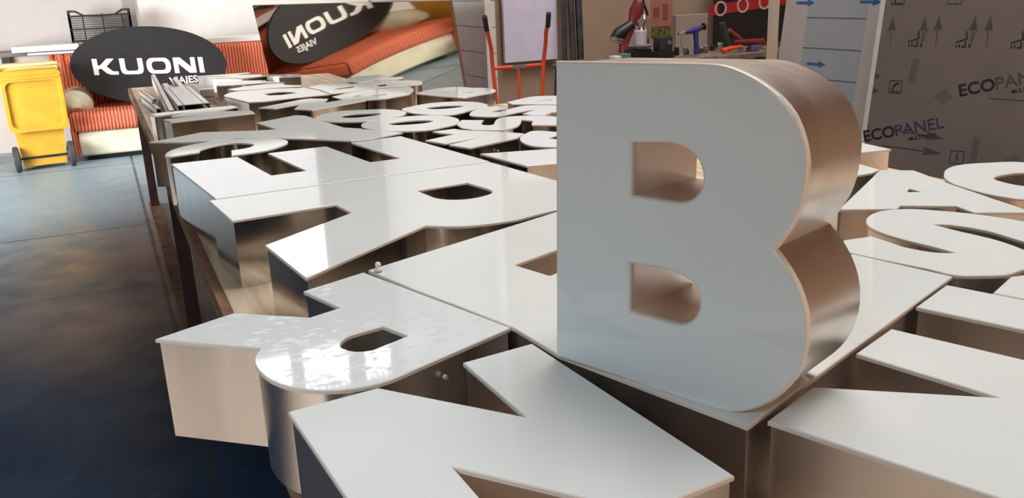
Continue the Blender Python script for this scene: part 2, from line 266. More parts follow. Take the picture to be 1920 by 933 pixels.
SHAPES = {
 'E_base': [[(0.6507,0.7626),(1.3226,1.0237),(1.2752,1.2144),(0.8664,1.0551),(0.8384,1.1557),(1.2411,1.3121),(1.1613,1.5988),(0.7072,1.4034),(0.6775,1.4997),(1.0885,1.6627),(1.0342,1.8535),(0.9414,1.8239),(0.4154,1.6213),(0.4572,1.4623),(0.4951,1.3444),(0.5372,1.2002),(0.5502,1.0702)]],
 'N_front': [[(0.1834,0.6372),(0.3037,0.6503),(0.2956,0.8483),(0.439,0.6702),(0.5656,0.6813),(0.5348,1.1277),(0.4145,1.1146),(0.4226,0.9165),(0.2792,1.0946),(0.1526,1.0836)]],
 'N_right': [[(0.8437,0.3447),(0.9585,0.387),(0.9071,0.5778),(1.0889,0.4397),(1.203,0.4841),(1.0408,0.9019),(0.926,0.8596),(0.9774,0.6688),(0.7956,0.8068),(0.6815,0.7624)]],
 'I_right': [[(1.3107,0.5315),(1.4384,0.5807),(1.3019,0.9316),(1.2763,0.9985),(1.1476,0.9493)]],
 'L_right': [[(1.4051,0.9718),(1.3075,0.9323),(1.3307,0.8715),(1.5007,0.9365),(1.5807,0.7316),(1.6884,0.7757),(1.6092,0.9736),(1.5,0.9538)]],
 'R_front': [[(0.157,1.3245),(0.1492,1.3084),(0.1431,1.2928),(0.1402,1.2801),(0.1391,1.2672),(0.1393,1.251),(0.1411,1.2348),(0.1435,1.2211),(0.1466,1.2075),(0.1509,1.1943),(0.1591,1.1765),(0.1697,1.16),(0.182,1.146),(0.196,1.1337),(0.2115,1.1235),(0.2282,1.1157),(0.2468,1.1103),(0.266,1.1078),(0.2857,1.1083),(0.305,1.112),(0.3219,1.1179),(0.3385,1.1251),(0.3552,1.1323),(0.3726,1.1394),(0.39,1.1463),(0.4075,1.1533),(0.4255,1.1605),(0.4435,1.1677),(0.4616,1.1749),(0.4796,1.1821),(0.4976,1.1893),(0.5157,1.1965),(0.5327,1.2033),(0.4902,1.3386),(0.453,1.4553),(0.4034,1.613),(0.274,1.5616),(0.3122,1.4392),(0.2551,1.4192),(0.142,1.5109),(0.0094,1.4519)],[(0.3527,1.3164),(0.3763,1.2552),(0.3091,1.2275),(0.2965,1.2297),(0.2857,1.2348),(0.2768,1.2453),(0.271,1.2579),(0.2696,1.2667),(0.2711,1.2755),(0.2756,1.2856),(0.2821,1.2946),(0.2892,1.3006),(0.2975,1.3054)]],
 'A_right': [[(1.6161,1.4165),(1.6482,1.4334),(1.7455,1.3627),(1.7282,1.302),(1.8321,1.2338),(1.915,1.513),(1.9759,1.686),(1.9067,1.7394),(1.5053,1.4826)],[(1.7634,1.5194),(1.7989,1.5434),(1.7912,1.4981)]],
 'E_left': [[(0.2256,2.4618),(1.0598,2.5069),(0.9786,3.1562),(0.781,3.1304),(0.8365,2.7249),(0.7356,2.7198),(0.6837,3.11),(0.4756,3.0989),(0.5255,2.7037),(0.4181,2.6969),(0.3729,3.0967),(0.1578,3.1005)]],
 'R_left': [[(0.2311,2.1859),(0.4944,2.2099),(0.5081,2.0987),(0.2652,1.9177),(0.2951,1.6344),(0.4085,1.7232),(0.6264,1.8804),(0.6419,1.8664),(0.657,1.8538),(0.6726,1.8423),(0.689,1.8326),(0.7065,1.8252),(0.7234,1.8205),(0.7406,1.8172),(0.7581,1.815),(0.7757,1.8138),(0.7935,1.8132),(0.8113,1.8131),(0.8289,1.8132),(0.846,1.8157),(0.8627,1.821),(0.8797,1.8262),(0.8967,1.8304),(0.9136,1.8346),(0.9306,1.8386),(0.9478,1.8422),(0.9619,1.8438),(0.976,1.8448),(0.9897,1.8472),(1.0079,1.852),(1.0261,1.8572),(1.0434,1.8638),(1.0593,1.873),(1.0737,1.8841),(1.0873,1.8965),(1.0997,1.91),(1.1104,1.9247),(1.1189,1.9405),(1.1248,1.9574),(1.1283,1.9751),(1.1298,1.9933),(1.1298,2.0117),(1.1288,2.0299),(1.1266,2.0492),(1.1233,2.0682),(1.119,2.0872),(1.114,2.1061),(1.1085,2.1249),(1.1028,2.1437),(1.056,2.4949),(0.2068,2.4516)],[(0.7284,2.2428),(0.8813,2.2568),(0.9005,2.1511),(0.9012,2.136),(0.9005,2.1212),(0.8967,2.1071),(0.8861,2.0932),(0.8712,2.0834),(0.8556,2.0764),(0.8391,2.0714),(0.8222,2.0692),(0.8069,2.0702),(0.7919,2.0741),(0.7782,2.0809),(0.7655,2.091),(0.755,2.1036),(0.7468,2.1176),(0.7414,2.1332),(0.7387,2.1496),(0.7373,2.1663)]],
 'Y_left': [[(0.2313,3.561),(0.3317,3.5174),(0.4232,3.5222),(0.5918,3.3926),(0.6452,3.3423),(0.789,3.1777),(0.7899,3.167),(0.8642,3.1647),(1.0112,3.232),(0.942,3.3602),(0.8691,3.4722),(0.9063,3.4371),(0.8526,3.5111),(0.7966,3.9846),(0.7587,4.0286),(0.5666,3.9011),(0.6069,3.6488),(0.5246,3.6745),(0.3273,3.777),(0.1973,3.6879),(0.1189,3.6446)]],
 'G_left': [[(0.1513,3.2876),(0.1502,3.2733),(0.1542,3.2613),(0.1658,3.2572),(0.1825,3.2616),(0.2682,3.2834),(0.275,3.3278),(0.2847,3.3423),(0.295,3.3559),(0.3066,3.3683),(0.3186,3.3793),(0.3311,3.3897),(0.3445,3.3989),(0.359,3.4062),(0.3753,3.4112),(0.3926,3.4126),(0.4088,3.4086),(0.4221,3.3995),(0.4334,3.3877),(0.443,3.3743),(0.4517,3.3604),(0.4581,3.3476),(0.4621,3.3337),(0.463,3.3194),(0.4604,3.3042),(0.4547,3.2897),(0.4465,3.2766),(0.4361,3.2657),(0.4237,3.2569),(0.41,3.2503),(0.3914,3.2467),(0.373,3.2471),(0.3581,3.1331),(0.3694,3.1403),(0.3852,3.1415),(0.4006,3.1434),(0.4157,3.1466),(0.4348,3.1517),(0.4539,3.1573),(0.4723,3.1641),(0.4898,3.1729),(0.5056,3.184),(0.5202,3.1969),(0.5338,3.211),(0.5465,3.2258),(0.557,3.2394),(0.5666,3.2537),(0.5747,3.2687),(0.5809,3.2845),(0.5852,3.3009),(0.5877,3.3178),(0.5881,3.3348),(0.5861,3.3515),(0.5815,3.3677),(0.5747,3.3834),(0.5659,3.3981),(0.5555,3.4114),(0.5439,3.4229),(0.5311,3.4332),(0.5176,3.4426),(0.5036,3.4515),(0.4896,3.4605),(0.4762,3.4697),(0.4627,3.4789),(0.449,3.4876),(0.4348,3.4951),(0.4198,3.5006),(0.4022,3.5052),(0.3841,3.5085),(0.3659,3.5101),(0.3478,3.5095),(0.3303,3.5061),(0.3132,3.5003),(0.2965,3.4932),(0.2803,3.485),(0.2646,3.4756),(0.2495,3.4654),(0.2349,3.4544),(0.221,3.4428),(0.2079,3.4297),(0.1965,3.415),(0.1864,3.3992),(0.1773,3.3826),(0.169,3.3658),(0.1631,3.3506),(0.159,3.3347),(0.1561,3.3184),(0.1538,3.302)]],
 'N_far': [[(0.1841,4.4607),(0.3455,4.5119),(0.2568,4.4139),(0.2586,4.3768),(0.3748,4.3349),(0.2145,4.3062),(0.2394,4.187),(0.6151,4.2423),(0.6144,4.3373),(0.4599,4.4472),(0.5816,4.5432),(0.563,4.6165),(0.1698,4.5776)]],
 'D_far': [[(0.5869,5.0788),(0.5903,5.0549),(0.5942,5.0311),(0.5984,5.0073),(0.6029,4.9836),(0.6077,4.9599),(0.6126,4.9362),(0.6175,4.9125),(0.6548,4.7019),(0.7178,4.6813),(0.9,4.7283),(1.0919,4.7456),(1.0871,5.0022),(1.051,5.1898),(0.8588,5.3049),(0.8405,5.2993),(0.8215,5.2942),(0.8024,5.2904),(0.783,5.2885),(0.7648,5.2901),(0.7467,5.2945),(0.7289,5.2991),(0.7115,5.3014),(0.6945,5.2992),(0.6782,5.2917),(0.6634,5.281),(0.6501,5.268),(0.6381,5.2534),(0.6275,5.2382),(0.6191,5.2234),(0.6123,5.2079),(0.6066,5.1917),(0.6016,5.1752),(0.5968,5.1586),(0.5918,5.142),(0.5876,5.129),(0.5844,5.1159),(0.5839,5.1026)],[(0.7893,5.039),(0.8053,5.0551),(0.8215,5.0688),(0.8389,5.0783),(0.8582,5.0814),(0.8741,5.078),(0.8887,5.0701),(0.902,5.0592),(0.9139,5.0465),(0.9244,5.0334),(0.934,5.0184),(0.9416,5.0023),(0.9476,4.9855),(0.9527,4.9681),(0.9575,4.9493),(0.8658,4.9176),(0.8036,4.9429)]],
 'K_mid': [[(0.7223,4.3435),(0.8683,4.4315),(0.8015,4.2584),(0.8648,4.1513),(0.9663,4.2122),(1.1825,4.3451),(1.0772,4.4389),(0.9765,4.3909),(1.0338,4.5449),(0.961,4.6301),(0.9064,4.6175),(0.6618,4.4264)]],
 'B_mid': [[(1.0865,4.4504),(1.1909,4.3571),(1.2837,4.3426),(1.4341,4.4282),(1.4463,4.4507),(1.4586,4.4737),(1.4707,4.4967),(1.4824,4.5199),(1.4937,4.5432),(1.5044,4.5668),(1.5144,4.5906),(1.5237,4.6148),(1.5296,4.6319),(1.5348,4.6493),(1.5394,4.6669),(1.5434,4.6846),(1.5468,4.7025),(1.5495,4.7204),(1.5515,4.7385),(1.5529,4.7565),(1.5533,4.7737),(1.5517,4.7916),(1.5463,4.8065),(1.5355,4.815),(1.518,4.8172),(1.5001,4.8145),(1.4819,4.8089),(1.4635,4.8023),(1.4448,4.7967),(1.4259,4.7944),(1.4074,4.7983),(1.3895,4.8066),(1.3721,4.8137),(1.3548,4.8142),(1.3329,4.8079),(1.3113,4.8),(1.2902,4.791),(1.2694,4.7809),(1.2489,4.77),(1.2286,4.7585),(1.2085,4.7466),(1.1885,4.7346),(1.1407,4.6853),(1.0744,4.626)],[(1.1735,4.5768),(1.2178,4.5811),(1.2039,4.5308),(1.1714,4.5352)],[(1.2672,4.5394),(1.3388,4.5364),(1.3314,4.492),(1.2604,4.4952)]],
 'B_back': [[(1.0982,5.001),(1.0999,4.7686),(1.1918,4.7646),(1.3613,4.8511),(1.3844,4.8513),(1.4072,4.8514),(1.4301,4.8516),(1.4529,4.8517),(1.4757,4.8519),(1.4985,4.852),(1.5214,4.8522),(1.5443,4.8524),(1.5642,4.8508),(1.5847,4.8476),(1.6047,4.8452),(1.6235,4.8463),(1.6403,4.8532),(1.6539,4.8654),(1.6646,4.8805),(1.673,4.8976),(1.6798,4.9161),(1.6857,4.9349),(1.6912,4.9534),(1.6965,4.9706),(1.7014,4.9881),(1.7052,5.0058),(1.7074,5.0235),(1.7073,5.041),(1.7044,5.0582),(1.6985,5.0754),(1.6902,5.0919),(1.6799,5.1074),(1.6679,5.1218),(1.6546,5.1349),(1.6403,5.1465),(1.6214,5.1601),(1.602,5.1734),(1.5821,5.186),(1.5616,5.1976),(1.5406,5.2078),(1.5191,5.2163),(1.4971,5.2229),(1.4746,5.227),(1.4571,5.2279),(1.4398,5.2264),(1.4227,5.2227),(1.4057,5.2173),(1.3888,5.2104),(1.372,5.2025),(1.3552,5.1939),(1.3373,5.1843),(1.2921,5.2874),(1.1692,5.3113),(1.0645,5.2084)],[(1.1689,5.001),(1.3172,5.0789),(1.2814,4.9821),(1.185,4.9498)],[(1.4164,5.0109),(1.4955,5.0509),(1.468,4.9284),(1.4229,4.9225)]],
 'S_back': [[(1.342,5.3211),(1.3852,5.2391),(1.4867,5.2705),(1.5982,5.2163),(1.688,5.2844),(1.7088,5.38),(1.603,5.4127),(1.6518,5.4902),(1.6727,5.5694),(1.6577,5.5815),(1.642,5.5936),(1.6261,5.605),(1.6097,5.6151),(1.5929,5.6235),(1.5754,5.6299),(1.5571,5.6339),(1.5369,5.6353),(1.5162,5.6341),(1.4957,5.6302),(1.4761,5.6235),(1.4584,5.6139),(1.443,5.6013),(1.4273,5.5834),(1.4136,5.564),(1.4015,5.5434),(1.3909,5.5217),(1.3813,5.4992),(1.3727,5.4761),(1.3646,5.4526),(1.3568,5.429)]],
 'O_upper': [[(0.815,3.8755),(0.8131,3.859),(0.813,3.8422),(0.8144,3.8253),(0.8168,3.8085),(0.8198,3.792),(0.8242,3.7734),(0.8298,3.755),(0.837,3.7372),(0.8458,3.7204),(0.8566,3.7049),(0.8686,3.6914),(0.882,3.6792),(0.8963,3.6679),(0.9115,3.6575),(0.927,3.6478),(0.9428,3.6386),(0.9598,3.6305),(0.9779,3.6253),(0.9963,3.6249),(1.0134,3.6281),(1.0302,3.6328),(1.0468,3.6387),(1.0633,3.6453),(1.0796,3.6522),(1.096,3.659),(1.1129,3.6654),(1.1298,3.6719),(1.1455,3.68),(1.159,3.6909),(1.1709,3.7048),(1.1813,3.7201),(1.1901,3.7365),(1.1972,3.7536),(1.2026,3.7712),(1.2058,3.7883),(1.2071,3.8058),(1.2067,3.8233),(1.2045,3.8408),(1.2007,3.8578),(1.195,3.8761),(1.1878,3.894),(1.179,3.9111),(1.1684,3.927),(1.1558,3.9411),(1.1419,3.9527),(1.1266,3.9626),(1.1103,3.9712),(1.0934,3.9789),(1.0763,3.9863),(1.0593,3.9937),(1.0425,4.0018),(1.0257,4.0101),(1.0086,4.0173),(0.9912,4.0224),(0.9734,4.024),(0.9548,4.022),(0.9365,4.0172),(0.9188,4.01),(0.9022,4.0006),(0.8872,3.9893),(0.8725,3.9757),(0.8589,3.9608),(0.8466,3.9447),(0.8357,3.9277),(0.8265,3.9099),(0.8191,3.8914)],[(0.9208,3.8387),(0.9278,3.8538),(0.9376,3.8679),(0.9501,3.8789),(0.9649,3.8848),(0.983,3.8855),(1.001,3.8824),(1.0187,3.8765),(1.0359,3.869),(1.0525,3.861),(1.0679,3.8535),(1.0834,3.8444),(1.0956,3.8329),(1.1004,3.8182),(1.0954,3.8019),(1.0833,3.7885),(1.0675,3.7778),(1.0512,3.7694),(1.0332,3.7629),(1.0142,3.7591),(0.9948,3.7582),(0.9757,3.7602),(0.9583,3.7663),(0.9429,3.7773),(0.9306,3.7912),(0.9228,3.806),(0.9189,3.8225)]],
 'O_lower': [[(0.9201,3.4871),(0.9192,3.4684),(0.92,3.4497),(0.9223,3.4311),(0.9258,3.4128),(0.9308,3.3936),(0.9373,3.3748),(0.9451,3.3565),(0.9541,3.3388),(0.9642,3.3218),(0.9743,3.3068),(0.9854,3.2924),(0.9976,3.279),(1.011,3.2671),(1.0258,3.2574),(1.0413,3.2497),(1.0576,3.2435),(1.0744,3.2386),(1.0916,3.2352),(1.1089,3.2332),(1.1261,3.2328),(1.143,3.2357),(1.1591,3.2427),(1.1749,3.2517),(1.1906,3.2605),(1.2082,3.269),(1.2258,3.2776),(1.2423,3.2875),(1.2568,3.2998),(1.2693,3.3146),(1.2805,3.3307),(1.2903,3.3478),(1.2988,3.3655),(1.3061,3.3837),(1.3119,3.4015),(1.3165,3.4198),(1.3197,3.4383),(1.3212,3.457),(1.3207,3.4756),(1.3189,3.4931),(1.3161,3.5106),(1.3121,3.5279),(1.3066,3.5446),(1.2996,3.5606),(1.2908,3.5755),(1.2804,3.5888),(1.2685,3.6009),(1.2553,3.6119),(1.241,3.6215),(1.2259,3.6297),(1.2103,3.6363),(1.1928,3.6415),(1.1747,3.6447),(1.1562,3.6463),(1.1376,3.6467),(1.1188,3.6463),(1.1002,3.6457),(1.0821,3.6442),(1.0642,3.641),(1.0466,3.6362),(1.0294,3.6302),(1.0106,3.6228),(0.992,3.6145),(0.9749,3.6043),(0.9604,3.5911),(0.9493,3.5761),(0.9401,3.5596),(0.9327,3.5421),(0.9269,3.5239),(0.9227,3.5055)],[(1.0336,3.4898),(1.0457,3.5041),(1.0626,3.5137),(1.0811,3.5184),(1.0984,3.5198),(1.1161,3.5197),(1.1335,3.5177),(1.1503,3.5132),(1.1658,3.5058),(1.1825,3.4934),(1.1969,3.4774),(1.207,3.459),(1.2104,3.4389),(1.2013,3.4233),(1.1822,3.4141),(1.1617,3.4091),(1.144,3.407),(1.126,3.4075),(1.1081,3.4101),(1.0907,3.4143),(1.0727,3.4205),(1.0559,3.4297),(1.0422,3.4426),(1.0341,3.4572),(1.0304,3.4739)]],
 'O_far': [[(1.2169,3.879),(1.213,3.8604),(1.211,3.8412),(1.2104,3.8217),(1.2107,3.8022),(1.2114,3.7829),(1.2125,3.764),(1.2148,3.7452),(1.2185,3.7266),(1.2235,3.7084),(1.23,3.6908),(1.2371,3.6743),(1.2447,3.6578),(1.2528,3.6416),(1.2618,3.6259),(1.2718,3.6111),(1.2829,3.5973),(1.2954,3.5848),(1.3098,3.5759),(1.3268,3.5711),(1.3447,3.5704),(1.3618,3.5737),(1.3797,3.5812),(1.3964,3.5911),(1.4125,3.6026),(1.4282,3.6149),(1.444,3.6273),(1.4602,3.6388),(1.4756,3.6485),(1.4913,3.6577),(1.507,3.6668),(1.5226,3.6761),(1.5377,3.6858),(1.5522,3.6964),(1.5658,3.708),(1.5775,3.7209),(1.5871,3.7357),(1.5943,3.7518),(1.5985,3.7686),(1.6008,3.7867),(1.6019,3.8051),(1.6018,3.8236),(1.6001,3.8419),(1.5969,3.8599),(1.5918,3.8774),(1.5849,3.895),(1.5765,3.9123),(1.5667,3.9288),(1.5553,3.9441),(1.5424,3.9577),(1.5278,3.9694),(1.5121,3.9791),(1.4954,3.9874),(1.4779,3.9944),(1.4599,3.9997),(1.4416,4.0032),(1.4231,4.0049),(1.4048,4.0045),(1.3866,4.0015),(1.369,3.996),(1.3518,3.9884),(1.335,3.9794),(1.3184,3.9696),(1.3021,3.9594),(1.2859,3.9495),(1.2713,3.941),(1.2568,3.9319),(1.2433,3.9219),(1.2318,3.9104),(1.2233,3.8968)],[(1.3257,3.8546),(1.3398,3.8645),(1.356,3.8709),(1.3733,3.8743),(1.3906,3.8749),(1.4058,3.8725),(1.4204,3.8669),(1.4341,3.8592),(1.4468,3.8503),(1.4615,3.8396),(1.4764,3.8277),(1.4874,3.8139),(1.4899,3.7979),(1.4816,3.7833),(1.4663,3.7735),(1.4479,3.7675),(1.4297,3.7642),(1.4103,3.7634),(1.3909,3.7661),(1.3719,3.7714),(1.3538,3.7787),(1.3412,3.7873),(1.3311,3.7994),(1.3242,3.8132),(1.3202,3.8275),(1.3196,3.8424)]],
 'B_far': [[(1.5288,4.2516),(1.6032,4.0811),(1.6174,4.089),(1.6328,4.0976),(1.6482,4.1062),(1.6635,4.1149),(1.6789,4.1235),(1.6942,4.1322),(1.7095,4.1409),(1.7248,4.1497),(1.7418,4.1588),(1.7592,4.1672),(1.7766,4.1757),(1.7933,4.1848),(1.8089,4.1954),(1.8229,4.2079),(1.8348,4.2218),(1.8454,4.2369),(1.8546,4.2531),(1.8622,4.27),(1.868,4.2875),(1.8719,4.3053),(1.8735,4.3232),(1.873,4.3412),(1.8707,4.3593),(1.8667,4.3773),(1.8616,4.3949),(1.8555,4.412),(1.8477,4.427),(1.8371,4.4403),(1.8246,4.4526),(1.8108,4.4646),(1.8051,4.4823),(1.799,4.4993),(1.7923,4.5159),(1.7846,4.5317),(1.7754,4.5465),(1.7644,4.56),(1.7495,4.5731),(1.732,4.5834),(1.713,4.5896),(1.6937,4.5905),(1.6759,4.5877),(1.6585,4.5833),(1.6413,4.5775),(1.6244,4.5706),(1.6078,4.5629),(1.5913,4.5545),(1.5748,4.5456),(1.5587,4.5366),(1.4726,4.4299)],[(1.6084,4.4424),(1.6852,4.4366),(1.6768,4.4064),(1.6096,4.4106)],[(1.6701,4.3006),(1.7503,4.3129),(1.7335,4.2722),(1.6772,4.2742)]],
 'B_behind': [[(1.6961,3.6954),(1.7607,3.6389),(1.8753,3.5201),(1.8935,3.5265),(1.9121,3.5335),(1.9303,3.5412),(1.9476,3.5497),(1.964,3.5595),(1.9792,3.5708),(1.9929,3.5839),(2.0044,3.5974),(2.015,3.612),(2.0246,3.6274),(2.0329,3.6435),(2.0399,3.6602),(2.0451,3.6773),(2.0486,3.6946),(2.0501,3.7121),(2.0489,3.7306),(2.0448,3.7488),(2.0384,3.7666),(2.03,3.7839),(2.0202,3.8007),(2.0094,3.8168),(1.9982,3.8321),(1.9853,3.8466),(1.9703,3.8592),(1.9537,3.87),(1.9361,3.879),(1.9179,3.8861),(1.8986,3.889),(1.8787,3.8862),(1.8599,3.8791),(1.8394,3.8686),(1.8192,3.8572),(1.7994,3.8453),(1.7798,3.8329),(1.7605,3.8201),(1.7413,3.8069),(1.7222,3.7936),(1.7036,3.7804)],[(1.8509,3.7561),(1.9161,3.7438),(1.9036,3.7077),(1.8518,3.7327)]],
 'S_upper': [[(1.4082,3.5245),(1.4018,3.5096),(1.3976,3.4947),(1.3972,3.4795),(1.4017,3.4624),(1.4097,3.4461),(1.4202,3.431),(1.4322,3.4173),(1.4467,3.4045),(1.4635,3.395),(1.4816,3.3917),(1.4975,3.3944),(1.5129,3.4002),(1.528,3.4078),(1.543,3.4159),(1.5583,3.4232),(1.5758,3.431),(1.5931,3.4391),(1.6106,3.4468),(1.6286,3.4534),(1.6479,3.4589),(1.6674,3.4634),(1.6871,3.4672),(1.7098,3.4707),(1.5974,3.3883),(1.6068,3.3234),(1.6501,3.2873),(1.7172,3.352),(1.7476,3.3305),(1.7653,3.3384),(1.7826,3.3475),(1.7981,3.3584),(1.8109,3.3722),(1.821,3.3871),(1.8305,3.4029),(1.8387,3.4195),(1.8448,3.4365),(1.8483,3.4539),(1.8485,3.4714),(1.8449,3.4894),(1.8382,3.5066),(1.8289,3.5231),(1.8178,3.5388),(1.8055,3.5537),(1.7927,3.5677),(1.7796,3.5811),(1.7651,3.5937),(1.7494,3.6043),(1.7327,3.6116),(1.7151,3.6145),(1.6991,3.6126),(1.6837,3.607),(1.6688,3.5989),(1.6542,3.5892),(1.6398,3.5791),(1.6255,3.5697),(1.6113,3.5598),(1.5978,3.5486),(1.5846,3.5369),(1.571,3.5258),(1.5566,3.5162),(1.5405,3.509),(1.5244,3.5145),(1.5108,3.5342),(1.567,3.5722),(1.6127,3.5815),(1.6328,3.6215),(1.63,3.6382),(1.626,3.6544),(1.6198,3.6691),(1.6105,3.6816),(1.5947,3.6922),(1.5759,3.6974),(1.5573,3.6958),(1.5424,3.6892),(1.5288,3.6798),(1.5161,3.6685),(1.5038,3.6564),(1.4915,3.6446),(1.48,3.6338),(1.4691,3.6224),(1.4588,3.6106),(1.4492,3.5981),(1.4395,3.584),(1.4305,3.5695),(1.4223,3.5545),(1.4149,3.539)]],
 'S_lower': [[(1.2574,3.2891),(1.2391,3.1939),(1.2554,3.1165),(1.2696,3.1025),(1.2843,3.0887),(1.2995,3.0757),(1.3155,3.0641),(1.3325,3.0541),(1.3459,3.0506),(1.3603,3.0516),(1.3742,3.0556),(1.3892,3.0619),(1.4036,3.0697),(1.417,3.0791),(1.4292,3.0898),(1.4414,3.103),(1.4525,3.1173),(1.4629,3.1322),(1.4728,3.1475),(1.4824,3.163),(1.4924,3.1802),(1.5016,3.1979),(1.5102,3.2159),(1.5199,3.2368),(1.5421,3.1726),(1.5053,3.1136),(1.4934,3.0833),(1.5946,2.9971),(1.6093,3.0058),(1.6242,3.0153),(1.6378,3.0258),(1.6496,3.0376),(1.6589,3.0514),(1.6668,3.0681),(1.673,3.0856),(1.6775,3.1037),(1.6803,3.1223),(1.6815,3.1409),(1.6811,3.1593),(1.6791,3.1764),(1.6755,3.1931),(1.6707,3.2096),(1.6648,3.2259),(1.6581,3.242),(1.6509,3.2581),(1.6436,3.2739),(1.5662,3.3383),(1.55,3.3439),(1.5337,3.3484),(1.5175,3.3507),(1.5014,3.3497),(1.4861,3.3449),(1.4717,3.3371),(1.4584,3.3271),(1.4467,3.3157),(1.4361,3.3024),(1.427,3.288),(1.4187,3.2729),(1.4107,3.2575),(1.4024,3.2424),(1.3937,3.225),(1.3851,3.2073),(1.3738,3.1913),(1.3624,3.1857),(1.3502,3.1883),(1.341,3.2021),(1.3391,3.2185),(1.3424,3.2335),(1.3477,3.2478),(1.3542,3.2618),(1.3609,3.2754),(1.3704,3.2931),(1.3809,3.3101),(1.3913,3.326),(1.317,3.3904)]],
 'N_mid': [[(1.114,3.1804),(1.1248,3.1295),(1.1631,3.0686),(1.0228,3.0051),(1.0569,2.8938),(1.2341,2.9455),(1.0608,2.863),(1.0973,2.7632),(1.3189,2.8482),(1.3794,2.9192),(1.3187,3.0244),(1.2479,3.1019),(1.2211,3.1456),(1.2083,3.1907)]],
 'G_mid': [[(1.315,2.8181),(1.3084,2.8017),(1.3026,2.785),(1.2982,2.7679),(1.2947,2.7512),(1.2919,2.7344),(1.2899,2.7174),(1.289,2.7005),(1.2893,2.6836),(1.2922,2.6684),(1.2982,2.6538),(1.3059,2.64),(1.3158,2.6256),(1.3273,2.6125),(1.3402,2.6007),(1.3545,2.5876),(1.3693,2.5742),(1.3848,2.5643),(1.4016,2.5617),(1.4164,2.5662),(1.4294,2.5748),(1.4411,2.5867),(1.4519,2.6008),(1.462,2.6156),(1.4228,2.725),(1.4032,2.771),(1.4602,2.8063),(1.4537,2.7306),(1.4209,2.6887),(1.4867,2.6386),(1.5079,2.6383),(1.5257,2.6418),(1.5364,2.6527),(1.5416,2.6703),(1.544,2.6889),(1.544,2.7079),(1.5422,2.7272),(1.5392,2.7463),(1.5355,2.7651),(1.5311,2.7829),(1.5256,2.8005),(1.5192,2.8179),(1.5119,2.835),(1.5041,2.8518),(1.4957,2.8683),(1.4869,2.8846),(1.4788,2.9001),(1.4703,2.9161),(1.4605,2.9306),(1.4488,2.9421),(1.4347,2.9488),(1.4199,2.947),(1.4063,2.9371),(1.3932,2.9233),(1.3801,2.9105),(1.3695,2.9012),(1.3596,2.8913),(1.3507,2.8806),(1.3402,2.8658),(1.3306,2.8503),(1.3223,2.8342)]],
 'T_mid': [[(1.1249,2.3679),(1.2089,2.3501),(1.3485,2.3283),(1.4686,2.3363),(1.473,2.5423),(1.3277,2.5753),(1.0855,2.6408)]],
 'O_right': [[(1.9842,1.5962),(1.9731,1.5859),(1.9631,1.5745),(1.9527,1.5613),(1.9427,1.5476),(1.9339,1.5334),(1.9269,1.5182),(1.921,1.501),(1.9159,1.4834),(1.9116,1.4656),(1.908,1.4476),(1.9051,1.4294),(1.9029,1.4113),(1.9027,1.3929),(1.9054,1.3744),(1.9092,1.356),(1.9127,1.3379),(1.9213,1.3235),(1.9353,1.3137),(1.9503,1.3046),(1.966,1.2972),(1.9821,1.2925),(1.9987,1.2913),(2.022,1.2931),(2.0456,1.2956),(2.0692,1.2991),(2.0925,1.3039),(2.1153,1.31),(2.1373,1.3178),(2.1585,1.3275),(2.1785,1.3392),(2.1958,1.3521),(2.2116,1.3668),(2.2261,1.3831),(2.2394,1.4007),(2.2515,1.4193),(2.2626,1.4385),(2.2727,1.4582),(2.282,1.478),(2.2897,1.4967),(2.2959,1.5164),(2.3001,1.5366),(2.3017,1.5569),(2.3001,1.5766),(2.2946,1.5952),(2.2842,1.6105),(2.2689,1.6219),(2.2504,1.6307),(2.2308,1.6383),(2.2118,1.6458),(2.1965,1.6523),(2.1809,1.6581),(2.1649,1.6627),(2.1487,1.666),(2.1324,1.6675),(2.1138,1.6666),(2.0954,1.6632),(2.0774,1.6577),(2.06,1.6506),(2.0429,1.6414),(2.0268,1.6303),(2.0113,1.6182),(1.996,1.6059)],[(2.0658,1.5113),(2.0806,1.5174),(2.0964,1.5208),(2.1126,1.5221),(2.1287,1.5222),(2.1456,1.5212),(2.1622,1.5175),(2.1767,1.5094),(2.1854,1.4981),(2.1898,1.4841),(2.1889,1.47),(2.1823,1.453),(2.1731,1.4371),(2.1614,1.423),(2.1474,1.4116),(2.1303,1.4033),(2.1117,1.3984),(2.0925,1.3961),(2.0732,1.3953),(2.0541,1.3983),(2.0404,1.4101),(2.0366,1.4259),(2.0362,1.4422),(2.0383,1.4586),(2.0418,1.4745),(2.0467,1.4887),(2.0546,1.5017)]],
